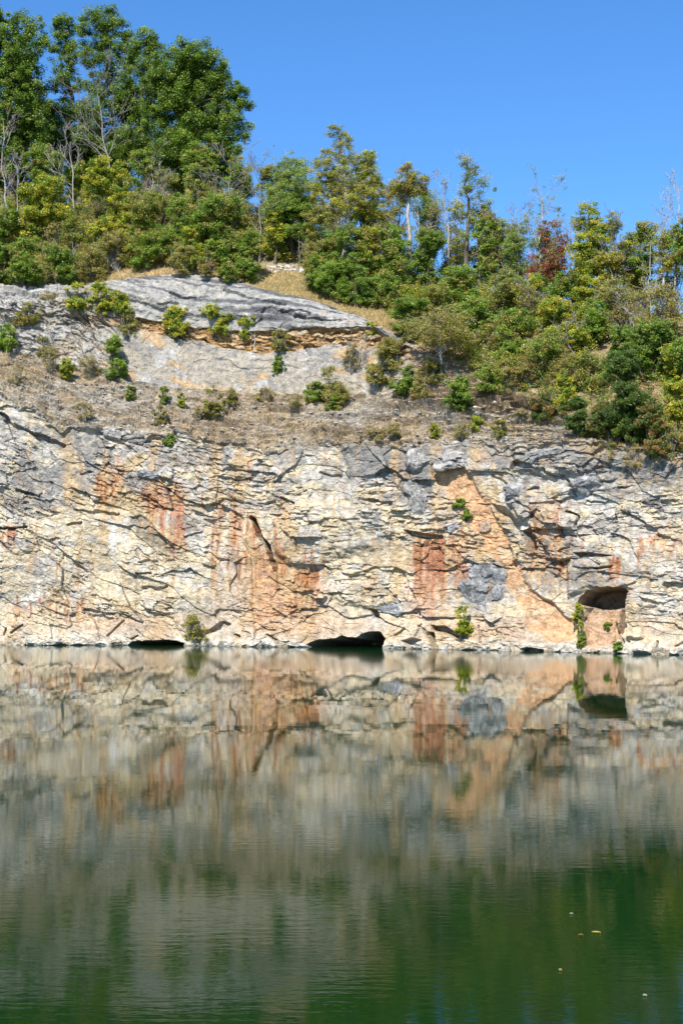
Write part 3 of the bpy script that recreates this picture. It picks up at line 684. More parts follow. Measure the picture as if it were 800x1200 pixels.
def grow(kind, u, vt, vb, wpx, label, cat=None, name=None, group=None, lobes=None, lean=0.0, back=0.0, start=None, pale=False, ridge=None, clear=1.0):
    """plant whose foot is on the terrain at photo pixel (u, vb), top at row vt, crown about wpx wide"""
    NPL[0] += 1
    rng = np.random.default_rng(1000 + NPL[0])
    g = ground(u, vb)
    if ridge is not None:
        q = int(np.argmin(np.abs(UD[NC - 1 + nh] - u))); g = P[NC - 1 + nh, q].copy(); back = ridge
    if back: g = g + np.array([g[0] / g[1] * back, back, 0])
    if back > 0: g[2] = float(np.interp(g[1], P[NC - 1:, np.argmin(abs(xs - g[0])), 1], P[NC - 1:, np.argmin(abs(xs - g[0])), 2]))
    s = g[1] / F
    H = max(.35, CH + (Y0 - vt) * s - g[2]); Wd = wpx * s
    pal, clr, per, lsz, st, shell = STYLE[kind]
    if start is not None: st = start
    small = H < 3.2
    treeish = name is None and kind in ('broad', 'tree', 'yelgrn', 'olive', 'yolive', 'locust', 'sparse', 'sparseg', 'orange', 'red')
    nm = name or ('tree' if treeish else 'shrub')
    if name is None and kind in ('cedar', 'rcedar'): nm = 'cedar'
    root = empty(nm, tuple(g), label, cat or nm.replace('_', ' '), group)
    k = min(1.0, max(.35, min(H, Wd) / 3.0))
    clr2 = clr * (k if small or Wd < 3 else 1); lsz2 = lsz * max(.62, k ** .4)
    cx = lean * H
    if lobes is None:
        lobes = []
        z0 = st * H; ch = H - z0
        con = kind in ('cedar', 'rcedar')
        nlob = int(np.clip(6 + ch * Wd / 6, 6, 20)) if not small else 4
        for i in range(nlob):
            f = .84 if i == 0 else rng.uniform(.08, .86)
            env = (1.06 - f) ** .8 if con else min(1, 1.25 * math.sin(math.pi * min(.97, .22 + .72 * f)) ** .6)
            rx = rng.uniform(.20, .32) * Wd * (.5 + .5 * env); rz = min(rx * rng.uniform(.8, 1.15), ch * rng.uniform(.16, .26))
            off = max(0, Wd * .5 * env - rx * .8); an = rng.uniform(0, 2 * math.pi); rad = 0.1 if i == 0 else rng.uniform(.3, 1) ** .6
            lobes.append([cx * f + off * rad * math.cos(an), off * rad * math.sin(an) * .85, z0 + ch * f, rx, rx * .9, rz])
        if small:
            lobes.append([0, 0, .28 * H, Wd * .30, Wd * .28, .26 * H])
            for _ in range(8): an = rng.uniform(0, 6.28); q = rng.uniform(.25, .5) * Wd; lobes.append([q * math.cos(an), q * math.sin(an), rng.uniform(.1, .75) * H, Wd * rng.uniform(.05, .1), Wd * .08, H * rng.uniform(.07, .2)])
        hi = max(l[2] + l[5] for l in lobes); lo_ = min(l[2] - l[5] for l in lobes)
        xr = max(l[0] + l[3] for l in lobes); xl = min(l[0] - l[3] for l in lobes)
        kx = Wd * .97 / max(.1, xr - xl)
        zlo = max(z0 * .98, -.1)
        for l in lobes:
            l[0] = (l[0] - (xr + xl) / 2) * kx + cx; l[1] *= kx; l[3] *= kx; l[4] *= kx
            kz = (H * .985 - zlo) / (hi - lo_); l[2] = zlo + (l[2] - lo_) * kz; l[5] *= kz
    else:       # lobes traced as photo pixels (u, v, r[, rv]); each gets its own depth
        lb = []
        for q in lobes:
            r = q[2] * s; rv = (q[3] if len(q) > 3 else q[2] * .9) * s
            lb.append(((q[0] - u) * s * 1.0, rng.uniform(-.5, .5) * r * .8 + (q[4] if len(q) > 4 else 0), CH + (Y0 - q[1]) * s - g[2], r, r * .95, rv))
        lobes = lb
    cc = crown_points(lobes, rng, per, clr2, shell)
    cc = cc[cc[:, 2] > .05]
    cc = cc[rng.random(len(cc)) < (clear * .85 if small else clear)]
    # uneven outline: thin out the outer clumps in patches
    nz = fbm(cc[:, 0] / (1.1 * clr2) + 31, cc[:, 2] / (1.1 * clr2) + cc[:, 1] / clr2, NPL[0], 2)
    cc = cc[nz > -.36 + (.12 if kind.startswith('sp') else 0)]
    Pp, idx = leafy(cc, per, clr2, rng, .85 if kind == 'broad' else .7)
    dirs = None; asp = 1.5
    if kind in ('cedar', 'rcedar'):
        dirs = np.concatenate([cc[:, :2] * .5, np.full((len(cc), 1), .9)], 1)[idx]; dirs /= np.linalg.norm(dirs, axis=1, keepdims=True); asp = 4.0
    if kind == 'sumac': asp = 2.2
    hue = palette(pal, len(cc), rng, .12)
    col = hue[idx] * (1 + rng.normal(0, .16, (len(idx), 1))).clip(.55, 1.5)
    v, f, c = leaves(Pp, lsz2, col, rng, aspect=asp, dirs=dirs)
    crown = mesh_np('crown' if treeish else 'foliage', v, f, M_LEAF, root, col=c)
    # wood
    tb = Tubes(); bark = M_PALE if pale else M_BARK
    topz = max(l[2] for l in lobes); r0 = max(.02, min(.34, H * .016 + .02)) * (1.15 if pale else 1)
    if treeish:
        tp = wander((0, 0, -.4), (cx + lobes[0][0] * .3, 0, topz), 12, .18, rng)
        tb.add(tp, np.linspace(r0 * 1.25, r0 * .25, 12) * np.concatenate([[1.35, 1.1], np.ones(10)]), 7)
        nb = min(len(cc), int(8 + H * 2.2))
        for q in rng.choice(len(cc), nb, replace=False):
            e = cc[q]; zz = max(st * H * .7, min(e[2] - .25 * np.hypot(e[0], e[1]) - .3, topz * .92))
            b0 = np.array([np.interp(zz, tp[:, 2], tp[:, 0]), np.interp(zz, tp[:, 2], tp[:, 1]), zz])
            L = np.linalg.norm(e - b0)
            tb.add(wander(b0, e, 6, .25, rng, .08), np.linspace(max(.018, min(r0 * .5, L * .02)), .012, 6), 4)
        tb.build('trunk', bark, root)
    else:
        nb = min(len(cc), 10 if not small else 5)
        for q in rng.choice(len(cc), nb, replace=False):
            tb.add(wander((rng.normal(0, .08), rng.normal(0, .08), -.2), cc[q], 6, .3, rng, .1), np.linspace(max(.015, r0 * .6), .010, 6), 4)
        tb.build('stem', bark, root)
    if kind in ('olive', 'sparse', 'sparseg', 'yolive', 'orange', 'obush', 'dry', 'rbush', 'locust', 'red') and len(cc) > 16:
        tw = Tubes(); m = min(len(cc), int((60 if kind.startswith('sp') or kind == 'dry' else 30) * min(1.5, .3 + H / 6)))
        for q in rng.choice(len(cc), m, replace=False):
            o = cc[q] - np.array([cx * .7, 0, topz * .45]); o = o / (np.linalg.norm(o) + 1e-6) + np.array([0, 0, .35]); Lt = clr2 * rng.uniform(1.2, 2.6)
            e = cc[q] + (o + rng.normal(0, .4, 3)) * Lt * .6
            if treeish:
                zz = max(st * H * .7, min(e[2] - .5 * np.hypot(e[0], e[1]) - .3, topz * .92)); b0 = np.array([np.interp(zz, tp[:, 2], tp[:, 0]), np.interp(zz, tp[:, 2], tp[:, 1]), zz])
            else: b0 = np.array([rng.normal(0, .05), rng.normal(0, .05), -.1])
            tw.add(wander(b0, e, 7, .3, rng, .05), np.linspace(.022, .009, 7), 3)
        tw.build('twigs', M_PALE, root)
    return root

def bare(u, vt, vb, wpx, label, lean=0.0, tint=None, nlimb=7, back=0.0, leafk=None, fork=.35, clear=.5, white=None):
    """leafless tree: trunk, each limb with its twigs a part of its own"""
    NPL[0] += 1
    rng = np.random.default_rng(3000 + NPL[0])
    g = ground(u, vb)
    if back: g = g + np.array([g[0] / g[1] * back, back, 0]); g[2] -= .1
    s = g[1] / F; H = max(.8, CH + (Y0 - vt) * s - g[2]); Wd = wpx * s
    bark = M_PALE if (white if white is not None else rng.random() < .4) else M_GREY
    root = empty('bare_tree', tuple(g), label, 'bare tree')
    r0 = min(.15, .035 + H * .007)
    tp = wander((0, 0, -.3), (lean * H, 0, H * .93), 14, .16, rng)
    t = Tubes(); t.add(tp, np.linspace(r0, .02, 14), 7); t.build('trunk', bark, root)
    tips = []
    def twig(tt, p, d, L, r, lev):
        n = 5; q = [p]; dd = d.copy()
        for _ in range(n - 1):
            dd = dd + rng.normal(0, .16, 3); dd[2] += .06; dd /= np.linalg.norm(dd); q.append(q[-1] + dd * L / (n - 1))
        q = np.array(q); tt.add(q, np.linspace(r, max(.011, r * .45), n), 4)
        if lev == 0: tips.append(q[-1]); return
        for _ in range(4 if lev > 1 else 5):
            j = rng.integers(1, n); nd = dd + rng.normal(0, .55, 3); nd[2] += .12; nd /= np.linalg.norm(nd)
            twig(tt, q[j], nd, L * rng.uniform(.45, .7), max(.012, r * .55), lev - 1)
    for i in range(nlimb):
        f = fork + (.95 - fork) * (i + rng.uniform(0, .8)) / nlimb
        k = f * 13; a = int(k); p = tp[min(a, 12)] * (1 - (k - a)) + tp[min(a + 1, 13)] * (k - a)
        an = rng.uniform(0, 2 * math.pi); an = an if rng.random() < .4 else (0 if i % 2 else math.pi) + rng.normal(0, .5)
        d = np.array([math.cos(an), math.sin(an) * .8, rng.uniform(.6, 1.3)]); d /= np.linalg.norm(d)
        L = min(Wd * .55 * (1.15 - .45 * f), H * .45)
        tt = Tubes(); twig(tt, p, d, L, max(.025, r0 * .5 * (1.1 - f)), 2 if L > .8 else 1); tt.build('limb', bark, root)
    if leafk:
        pal, clr, per, lsz, st, shell = STYLE[leafk]
        cc = np.array(tips); cc = cc[rng.random(len(cc)) < clear]
        Pp, idx = leafy(cc, max(4, per * .35), clr * .6, rng, .8)
        col = palette(pal, len(cc), rng, .12)[idx] * (1 + rng.normal(0, .16, (len(idx), 1))).clip(.55, 1.5)
        v, f, c = leaves(Pp, lsz * .9, col, rng); mesh_np('foliage', v, f, M_LEAF, root, col=c)
    return root
# ------------------------------------------------------------------ the wood on the hill, from the left
# the tall trees of the ridge
grow('broad', 18, 12, 250, 95, 'tall dark green broadleaf tree cut by the left edge of the photo',
     lobes=[(28, 34, 24), (10, 60, 30), (38, 62, 24), (-20, 50, 34), (20, 95, 30), (-15, 110, 36), (38, 120, 22), (12, 135, 30), (45, 150, 20), (-5, 165, 26), (0, 30, 22), (-18, 20, 22), (30, 170, 24), (10, 190, 26)], back=1.5)
grow('broad', 84, 14, 246, 60, 'slender dark green tree with sky gaps beside it, second from left on the skyline',
     lobes=[(74, 30, 15), (84, 44, 16), (70, 55, 12), (92, 62, 16), (80, 74, 13), (68, 88, 10), (84, 98, 16), (62, 104, 9), (78, 125, 14), (66, 140, 12), (92, 130, 16), (80, 160, 20), (64, 180, 16)], back=6)
grow('broad', 130, 6, 244, 80, 'tallest dark green tree with a double rounded top touching the highest point of the skyline',
     lobes=[(108, 26, 15), (126, 22, 17), (140, 36, 15), (118, 44, 16), (100, 34, 9), (150, 52, 14), (126, 62, 18), (108, 70, 15), (140, 80, 20), (115, 95, 20), (135, 115, 22), (112, 130, 20), (120, 155, 24), (100, 160, 18), (138, 175, 22)], back=3)
grow('broad', 176, 36, 244, 60, 'dark green tree with small rounded top just left of the broad oak',
     lobes=[(172, 46, 13), (160, 58, 13), (184, 56, 13), (172, 72, 18), (158, 90, 20), (176, 110, 22), (150, 118, 18), (165, 140, 20), (158, 165, 22), (178, 180, 20)], back=5)
grow('broad', 222, 48, 244, 170, 'broad spreading dark green oak on the ridge, its crown reaching furthest right against the sky',
     lobes=[(215, 66, 20), (238, 62, 18), (200, 78, 24), (250, 78, 20), (226, 92, 28), (262, 104, 22), (280, 112, 14), (190, 108, 28), (244, 122, 28), (270, 136, 18), (284, 124, 10), (287, 146, 9), (282, 160, 8), (205, 136, 28), (232, 152, 24), (180, 142, 22), (258, 160, 16), (210, 172, 22), (190, 180, 20), (240, 182, 18), (270, 176, 9), (288, 163, 6), (225, 200, 20), (200, 200, 18), (225, 70, 22), (248, 100, 24), (210, 115, 26), (196, 92, 22)])
grow('olive', 204, 148, 268, 62, 'round olive green tree standing in front of the broad oak, below its crown', start=.35)
grow('tree', 240, 168, 272, 50, 'mid green tree filling the shade under the right half of the broad oak')
grow('tree', 160, 172, 268, 50, 'mid green tree under the left half of the broad oak, behind the yellow-green tree')
grow('tree', 52, 168, 262, 56, 'dark mid green tree low between the left edge tree and the grey leafless trees')
grow('tree', 278, 178, 285, 40, 'small green tree at the right foot of the broad oak, behind pale twigs')
# leafless and thin trees on the left
bare(140, 84, 262, 92, 'large grey leafless tree leaning left before the dark oaks, twigs spread like a fan', lean=-.16, nlimb=14, fork=.40, white=False)
bare(87, 158, 268, 62, 'pale grey leafless tree with twin stems in the middle of the left thicket', lean=-.04, nlimb=7, fork=.3, white=True)
bare(4, 128, 285, 56, 'thin leafless tree with a white trunk and pinkish brown twigs at the left edge', nlimb=8, leafk='red', clear=.35, white=True)
bare(22, 188, 292, 44, 'slim pale leafless tree right of the white-trunked one at the left edge', lean=.02, nlimb=5, white=True)
bare(40, 238, 296, 30, 'short crooked white dead stem in the bushes near the left edge', lean=-.12, nlimb=3, white=True)
bare(178, 184, 262, 46, 'silvery leafless tree right of the bright yellow-green tree', nlimb=8, white=True)
bare(268, 180, 290, 70, 'wide grey twiggy leafless tree just below the right end of the broad oak', nlimb=9, leafk='sparse', clear=.25, white=False)
bare(304, 186, 308, 54, 'leafless tree with long straight light trunk between the oak and the feathery green tree', nlimb=8, leafk='sparse', clear=.3)
bare(85, 280, 322, 14, 'thin whitish dead sapling in front of the dark green bushes at the left', nlimb=3, white=True)
# lit trees of the left thicket
grow('yelgrn', 128, 184, 300, 62, 'bright yellow-green upright tree, the yellowest of the left thicket', start=.1)
grow('yelgrn', 54, 200, 292, 62, 'rounded yellow-green tree left of the bright yellow upright one', start=.08)
grow('tree', 8, 236, 306, 44, 'green tree low at the left edge under the white-trunked leafless tree', start=.05)
grow('olive', 88, 246, 305, 42, 'olive green small tree between the two yellow-green trees of the left thicket', start=.05)
grow('olive', 168, 222, 306, 48, 'olive and green small tree right of the bright yellow upright tree', start=.05)
grow('tree', 206, 226, 312, 58, 'bushy green tree in the middle of the left thicket below the olive round tree', start=.05)
grow('tree', 252, 222, 316, 66, 'wide bushy green tree below the wide grey twiggy tree', start=.05)
grow('olive', 230, 206, 300, 40, 'brownish olive small tree just under the right side of the broad oak', start=.1)
grow('bush', 288, 268, 326, 40, 'green bush over the grass lip, left of the pale rubble heap')
grow('dbush', 72, 288, 338, 44, 'dark green bush at the cliff edge beneath the thin whitish sapling')
grow('bush', 28, 276, 336, 56, 'broad mid green bush on the cliff edge near the left side')
grow('bbush', -4, 282, 338, 40, 'bright green bush on the cliff edge cut by the left side')
grow('obush', 106, 282, 330, 44, 'olive brown bush on the cliff edge left of the grey dome')
grow('obush', 138, 268, 318, 46, 'loose olive bush with bare twigs directly above the left end of the grey dome')
grow('bush', 172, 272, 318, 44, 'mid green bush above the grey dome, left of centre of its top')
grow('obush', 212, 284, 324, 34, 'low olive bush above the grass strip, above the middle of the dome')
grow('rbush', 244, 292, 326, 26, 'small russet dry bush on the grass strip above the dome')
grow('bush', 268, 296, 332, 30, 'small rounded green bush on the dry grass beside the rubble heap')
grow('bbush', 294, 302, 332, 24, 'bright green bush on the dry grass just left below the rubble heap')
bare(128, 288, 322, 40, 'low tangle of grey dead twigs over the left end of the dome', nlimb=7, fork=.1, white=False)
# centre
grow('locust', 333, 176, 306, 66, 'feathery pale green tree with fine leaves in the notch right of the oak', start=.3)
grow('dbush', 346, 226, 308, 68, 'dark rich green leafy tree behind the rubble heap', name='tree', cat='tree', start=.28)
grow('yolive', 404, 142, 322, 84, 'tall yellow-olive tree with a pointed top, the highest in the middle of the photo', start=.22, pale=True,
     lobes=[(394, 156, 12), (404, 166, 14), (390, 182, 16), (412, 190, 18), (378, 200, 18), (430, 186, 12), (400, 212, 24), (432, 205, 14), (375, 226, 18), (420, 236, 22), (392, 246, 22), (440, 225, 10)])
grow('tree', 434, 172, 318, 34, 'narrow darker green tree close behind the right shoulder of the tall pointed one', start=.3, back=2)
grow('olive', 372, 240, 322, 40, 'olive tree under the left side of the tall pointed yellow-olive tree', start=.2, pale=True)
grow('yolive', 440, 230, 328, 50, 'yellow olive tree below the right side of the tall pointed tree', start=.15)
grow('orange', 478, 186, 336, 58, 'thin tree with an orange and green flat top on long pale stems', pale=True, start=.68)
grow('sparseg', 548, 178, 340, 62, 'tall thin dark tree with a ragged sparse top, left of the skyline gap', start=.35,
     lobes=[(543, 190, 10), (556, 202, 11), (572, 206, 7), (566, 216, 9), (548, 214, 11), (580, 222, 5), (540, 226, 10), (560, 232, 10), (538, 246, 11), (572, 240, 6), (552, 256, 11), (545, 275, 10)])
bare(522, 206, 338, 46, 'brownish half-bare tree with a thick pale trunk left of the ragged thin tree', nlimb=9, leafk='sparse', clear=.8, white=True)
bare(488, 236, 338, 44, 'pale double-stemmed dead tree with a drooping side branch under the orange topped tree', lean=.02, nlimb=5, white=True)
grow('tree', 408, 262, 342, 60, 'green tree above the right end of the dry grass slope', start=.05)
grow('tree', 458, 262, 346, 48, 'green tree filling the wood under the orange topped tree', start=.05)
grow('dbush', 500, 268, 345, 44, 'dark green tree in the shade between the pale trunks', name='tree', cat='tree')
grow('bush', 370, 296, 342, 28, 'green bush right of the white boulder by the rubble heap')
grow('bbush', 384, 304, 350, 48, 'bright green bush at the top edge of the dry grass slope')
grow('dbush', 418, 308, 360, 46, 'dark green bush at the right end of the dry grass slope')
grow('bush', 450, 316, 362, 40, 'mid green bush right of the dark one at the end of the grass slope')
grow('ybush', 470, 312, 346, 44, 'bright yellow flat bush under the pale double-stemmed tree')
# right half, back row
grow('tree', 585, 250, 345, 52, 'green tree right of the ragged thin tree, lower than the skyline', start=.15)
grow('locust', 606, 268, 350, 40, 'pale green loose tree left of the red-leaved tree', start=.3)
grow('tree', 563, 268, 345, 40, 'mid green tree hiding the foot of the ragged thin tree', start=.1)
bare(632, 214, 352, 58, 'forked bare tree whose dark twigs rise above the red-leaved tree', lean=.03, nlimb=10, leafk='locust', clear=.5, fork=.4)
bare(606, 232, 350, 44, 'thin leafless tree with fine twigs against the sky left of the red-leaved tree', nlimb=8)
grow('red', 645, 252, 352, 56, 'tree with dark red autumn leaves, the only red one in the wood', start=.2)
grow('yelgrn', 690, 234, 362, 58, 'tall yellow-green tree right of the red-leaved tree', start=.15, pale=True)
grow('yolive', 722, 246, 360, 44, 'yellow-olive loose tree just right of the tall yellow-green one', start=.25)
grow('tree', 755, 256, 368, 40, 'green tree with a rounded top between the yellow-olive ones at the right', start=.3)
grow('yolive', 774, 268, 372, 50, 'thin yellowish tree in front of the tall pale leafless tree at the right', start=.2, pale=True)
bare(792, 206, 362, 58, 'tall pale leafless tree with a white trunk at the right edge', nlimb=11, leafk='sparse', clear=.3, white=True)
bare(762, 276, 392, 30, 'slender white-stemmed nearly leafless tree at the right, in front of the yellowish one', nlimb=5, leafk='sparse', clear=.4, white=True)
bare(694, 262, 366, 24, 'thin pale bare stem in front of the tall yellow-green tree', nlimb=4, white=True)
grow('tree', 812, 246, 380, 60, 'green tree cut by the right edge behind the tall pale leafless tree', start=.2)
grow('locust', 738, 278, 374, 40, 'hazy pale green tree where sky shows through at the right', start=.3)
# right half, middle rows
grow('tree', 545, 306, 368, 58, 'bright green leafy tree below the ragged thin tree', start=.0)
grow('olive', 590, 312, 378, 58, 'olive green tree in the middle of the right-hand slope', start=.0)
grow('yelgrn', 626, 318, 378, 44, 'yellowish green tree under the red-leaved tree', start=.0)
grow('tree', 664, 316, 384, 46, 'green tree right under the red-leaved tree, left of the bright green one', start=.0)
grow('yelgrn', 648, 346, 402, 48, 'yellow-green bushy tree at the centre of the right-hand slope', start=.0)
grow('bbush', 692, 350, 410, 48, 'vivid green leafy tree, the brightest green on the right-hand slope', name='tree', cat='tree')
grow('olive', 718, 318, 392, 48, 'olive tree right of the vivid green one', start=.0)
grow('sparse', 770, 330, 424, 80, 'wide spreading olive-brown tree with thin foliage near the right edge', start=.25)
grow('dbush', 760, 372, 448, 66, 'dark green thicket tree in the shade below the wide spreading one', name='tree', cat='tree')
grow('dbush', 722, 380, 440, 50, 'dark green shaded tree right of the vivid green one', name='tree', cat='tree')
grow('olive', 505, 330, 392, 58, 'olive brown bushy tree under the thick pale trunk', start=.0)
grow('dbush', 478, 346, 398, 50, 'dark green bush left end of the slope, over the ochre band', )
grow('tree', 560, 346, 404, 56, 'dense green tree in the middle of the slope above the flat-topped one', start=.0)
grow('tree', 606, 362, 424, 60, 'dense dark-hearted green tree above the russet dry bush', start=.0)
grow('sparse', 516, 362, 446, 100, 'flat-topped olive tree with a bent pale trunk standing on the bare rock edge', start=.42, pale=True)
grow('olive', 640, 384, 446, 62, 'rounded olive green tree low on the right-hand slope', start=.0)
grow('ybush', 670, 378, 424, 40, 'yellow-leaved bush beside the rounded olive tree')
grow('olive', 690, 408, 462, 50, 'greyish olive bush left of the big cedar')
grow('tree', 800, 392, 470, 52, 'dark green tree at the right edge above the yellow-green one', start=.0)
# right half, front row along the cliff top
grow('obush', 458, 392, 434, 40, 'olive bush on the rock edge where the ochre band ends')
grow('obush', 446, 424, 452, 36, 'sparse grey-olive bush on rock at the right of the pale dip')
grow('dbush', 476, 428, 464, 40, 'dark shrub on the rock left of the round dark bush')
grow('rbush', 492, 442, 470, 30, 'brown dry shrub hugging the rock next to the round dark bush')
grow('dbush', 537, 440, 484, 36, 'round dark green bush standing alone on the rock lip in mid slope')
grow('obush', 506, 420, 452, 40, 'grey-green bush behind the round dark one, under the bent pale trunk')
grow('bush', 575, 424, 462, 42, 'green bush on the cliff top between the round dark bush and the russet bush')
grow('rbush', 598, 430, 464, 36, 'russet dry bush on the cliff top')
grow('rcedar', 640, 440, 496, 44, 'rusty brown cedar bush on the cliff edge, left of the cedar row')
grow('ybush', 662, 438, 482, 30, 'small yellow-green bush just right of the rusty cedar')
grow('cedar', 676, 464, 514, 34, 'small dark cedar on the cliff edge left of the rust-tinged one')
grow('rcedar', 702, 470, 518, 34, 'rust-tinged cedar between two dark cedars on the cliff edge')
grow('cedar', 736, 408, 524, 84, 'big feathery dark green cedar, largest on the right cliff edge')
grow('bush', 722, 480, 528, 26, 'low deep green bush at the foot of the big cedar')
grow('rcedar', 764, 470, 536, 44, 'brownish olive cedar right of the big feathery one')
grow('ybush', 790, 440, 506, 40, 'yellow-green bush on the cliff edge at the right side')
grow('obush', 786, 494, 538, 34, 'olive brown bush lowest on the cliff edge at the right side')
grow('cedar', 816, 470, 540, 46, 'dark cedar cut by the right edge of the photo')
grow('dry', 612, 478, 496, 22, 'tuft of dry brown weeds on the cliff lip left of the cedars')
grow('dry', 714, 506, 548, 34, 'pale pinkish brown dry weeds hanging below the big cedar')
grow('dry', 746, 520, 552, 34, 'dry brown weeds along the lip under the brownish cedar')
# shrubs of the slope and the dome
grow('bbush', 6, 380, 414, 40, 'bright green bush on bare rock at the left edge, halfway up the slope')
grow('bbush', 137, 390, 447, 30, 'narrow bright green upright shrub in the middle of the bare slope at the left')
grow('ybush', 78, 420, 446, 20, 'small yellow-green shrub left of the narrow upright shrub')
grow('dry', 60, 402, 436, 22, 'grey dry shrub left of the small yellow-green one')
grow('dry', 106, 414, 444, 30, 'straw-coloured dry shrub between the two green shrubs of the left slope')
grow('sumac', 92, 330, 366, 34, 'yellow-green leafy shrub at the upper left corner of the grey dome')
grow('sumac', 118, 328, 372, 30, 'yellow-green shrub leaning over the left edge of the grey dome')
grow('sumac', 142, 338, 384, 34, 'tallest yellow-green shrub at the left end of the ochre band')
grow('obush', 150, 364, 394, 30, 'olive shrub with dark stems under the tallest yellow-green one')
grow('sumac', 206, 356, 398, 38, 'yellow-green spreading shrub on the ochre band, left of its middle')
grow('sumac', 254, 352, 396, 42, 'yellow-green shrub with flat leaf sprays in the middle of the ochre band')
grow('sumac', 290, 366, 404, 30, 'yellow-green shrub beside the white dead stem on the ochre band')
bare(298, 366, 408, 16, 'white dead stem standing on the ochre band under the dome', nlimb=4, white=True)
grow('obush', 328, 384, 414, 26, 'dull green shrub on the ochre band right of the white dead stem')
grow('bbush', 327, 416, 438, 17, 'small round green bush on the pale rock below the ochre band')
grow('sumac', 438, 376, 400, 24, 'small yellow-green shrub at the right end of the ochre band')
grow('bush', 370, 446, 472, 28, 'green bush on the ledge right of the small round one')
grow('obush', 394, 428, 478, 38, 'tall loose olive shrub beside the green bush on the ledge')
grow('dry', 412, 400, 436, 26, 'grey dead brush under the right end of the ochre band')
grow('bush', 390, 462, 482, 20, 'low dark green shrub at the foot of the loose olive one')
grow('obush', 250, 450, 490, 26, 'thin olive shrub on the brown slope below the dome')
grow('dry', 310, 454, 472, 28, 'dry straw weeds on the ledge below the pale rock')
grow('bush', 152, 450, 470, 14, 'tiny green shrub just right of the narrow upright shrub')
grow('bush', 192, 452, 474, 12, 'tiny green shrub in the middle of the brown slope')
grow('obush', 188, 472, 500, 18, 'small olive shrub on the brown slope above the pale green tuft')
grow('bbush', 198, 508, 523, 17, 'pale green tuft on the top edge of the rock face at the left')
grow('dry', 100, 470, 492, 26, 'low brown weeds on the slope above the grey ledge at the left')
grow('dry', 232, 474, 494, 18, 'sparse straw weeds left of the thin olive shrub')
grow('sumac', 212, 460, 478, 10, 'tiny yellow-green seedling on the brown slope')
grow('sumac', 556, 486, 508, 22, 'yellow-green low shrub with dark shade on the grey rock left of the cedars')
grow('obush', 584, 490, 514, 20, 'small grey-olive shrub on grey rock below the russet bush')
grow('dry', 462, 494, 514, 28, 'brown dry weeds on the ledge above the rock face in the middle')
grow('dry', 440, 500, 520, 26, 'dry tan weeds on the brown strip left of the middle ledge weeds')
grow('sumac', 510, 496, 516, 14, 'tiny yellow-green plant on the ledge above the big grey blocks')
# plants on the rock face and at the water
grow('bbush', 487, 564, 582, 12, 'small green fern-like tuft on the dark slab in the rock face', name='plant')
grow('bbush', 537, 584, 596, 18, 'bright green plant on a ledge at the top of the orange chute', name='plant')
grow('bbush', 546, 596, 610, 13, 'bright green little plant just below the other on the orange chute', name='plant')
grow('ybush', 658, 602, 622, 12, 'yellow-green small plant on the orange stained wall at the right', name='plant')
grow('ybush', 543, 708, 749, 22, 'upright yellow-green bush at the foot of the cliff below the blue-grey boulders')
grow('ybush', 676, 706, 732, 14, 'narrow hanging green creeper left of the cave mouth', name='plant', cat='creeper')
grow('bush', 680, 728, 760, 12, 'lower strand of green creeper reaching the water under the cave', name='plant', cat='creeper')
grow('obush', 229, 718, 754, 32, 'round dark olive bush alone at the waterline on the left')
grow('bbush', 724, 752, 764, 14, 'small bright green plant at the waterline under the cave', name='plant')
grow('bush', 711, 728, 738, 8, 'tiny green plant on the peach rock under the cave', name='plant')

# back row of the ridge, glimpsed between the trunks
_r = np.random.default_rng(55)
for i, (u, vt, w) in enumerate([(-20, 176, 60), (20, 182, 50), (58, 200, 44), (96, 186, 46), (132, 176, 50), (170, 168, 50), (206, 178, 48), (244, 176, 50), (284, 205, 40), (318, 214, 44), (356, 210, 44), (392, 222, 46), (428, 216, 46), (462, 232, 44), (500, 244, 44), (532, 256, 44), (566, 262, 44), (600, 282, 44), (640, 292, 46), (676, 276, 44), (712, 288, 44), (748, 290, 44), (784, 290, 44), (822, 284, 50)]):
    grow(('tree', 'olive', 'locust', 'yolive')[i % 4] if u > 290 else ('tree', 'dbush', 'olive')[i % 3], u, vt - (26 if u > 290 else 0), 250 if u < 300 else 380, w, 'green tree of the back row, only glimpsed through gaps between the trees on the ridge', name='tree', cat='tree', group='back row of trees on the ridge', back=0, ridge=2.0 + 2.5 * _r.random())

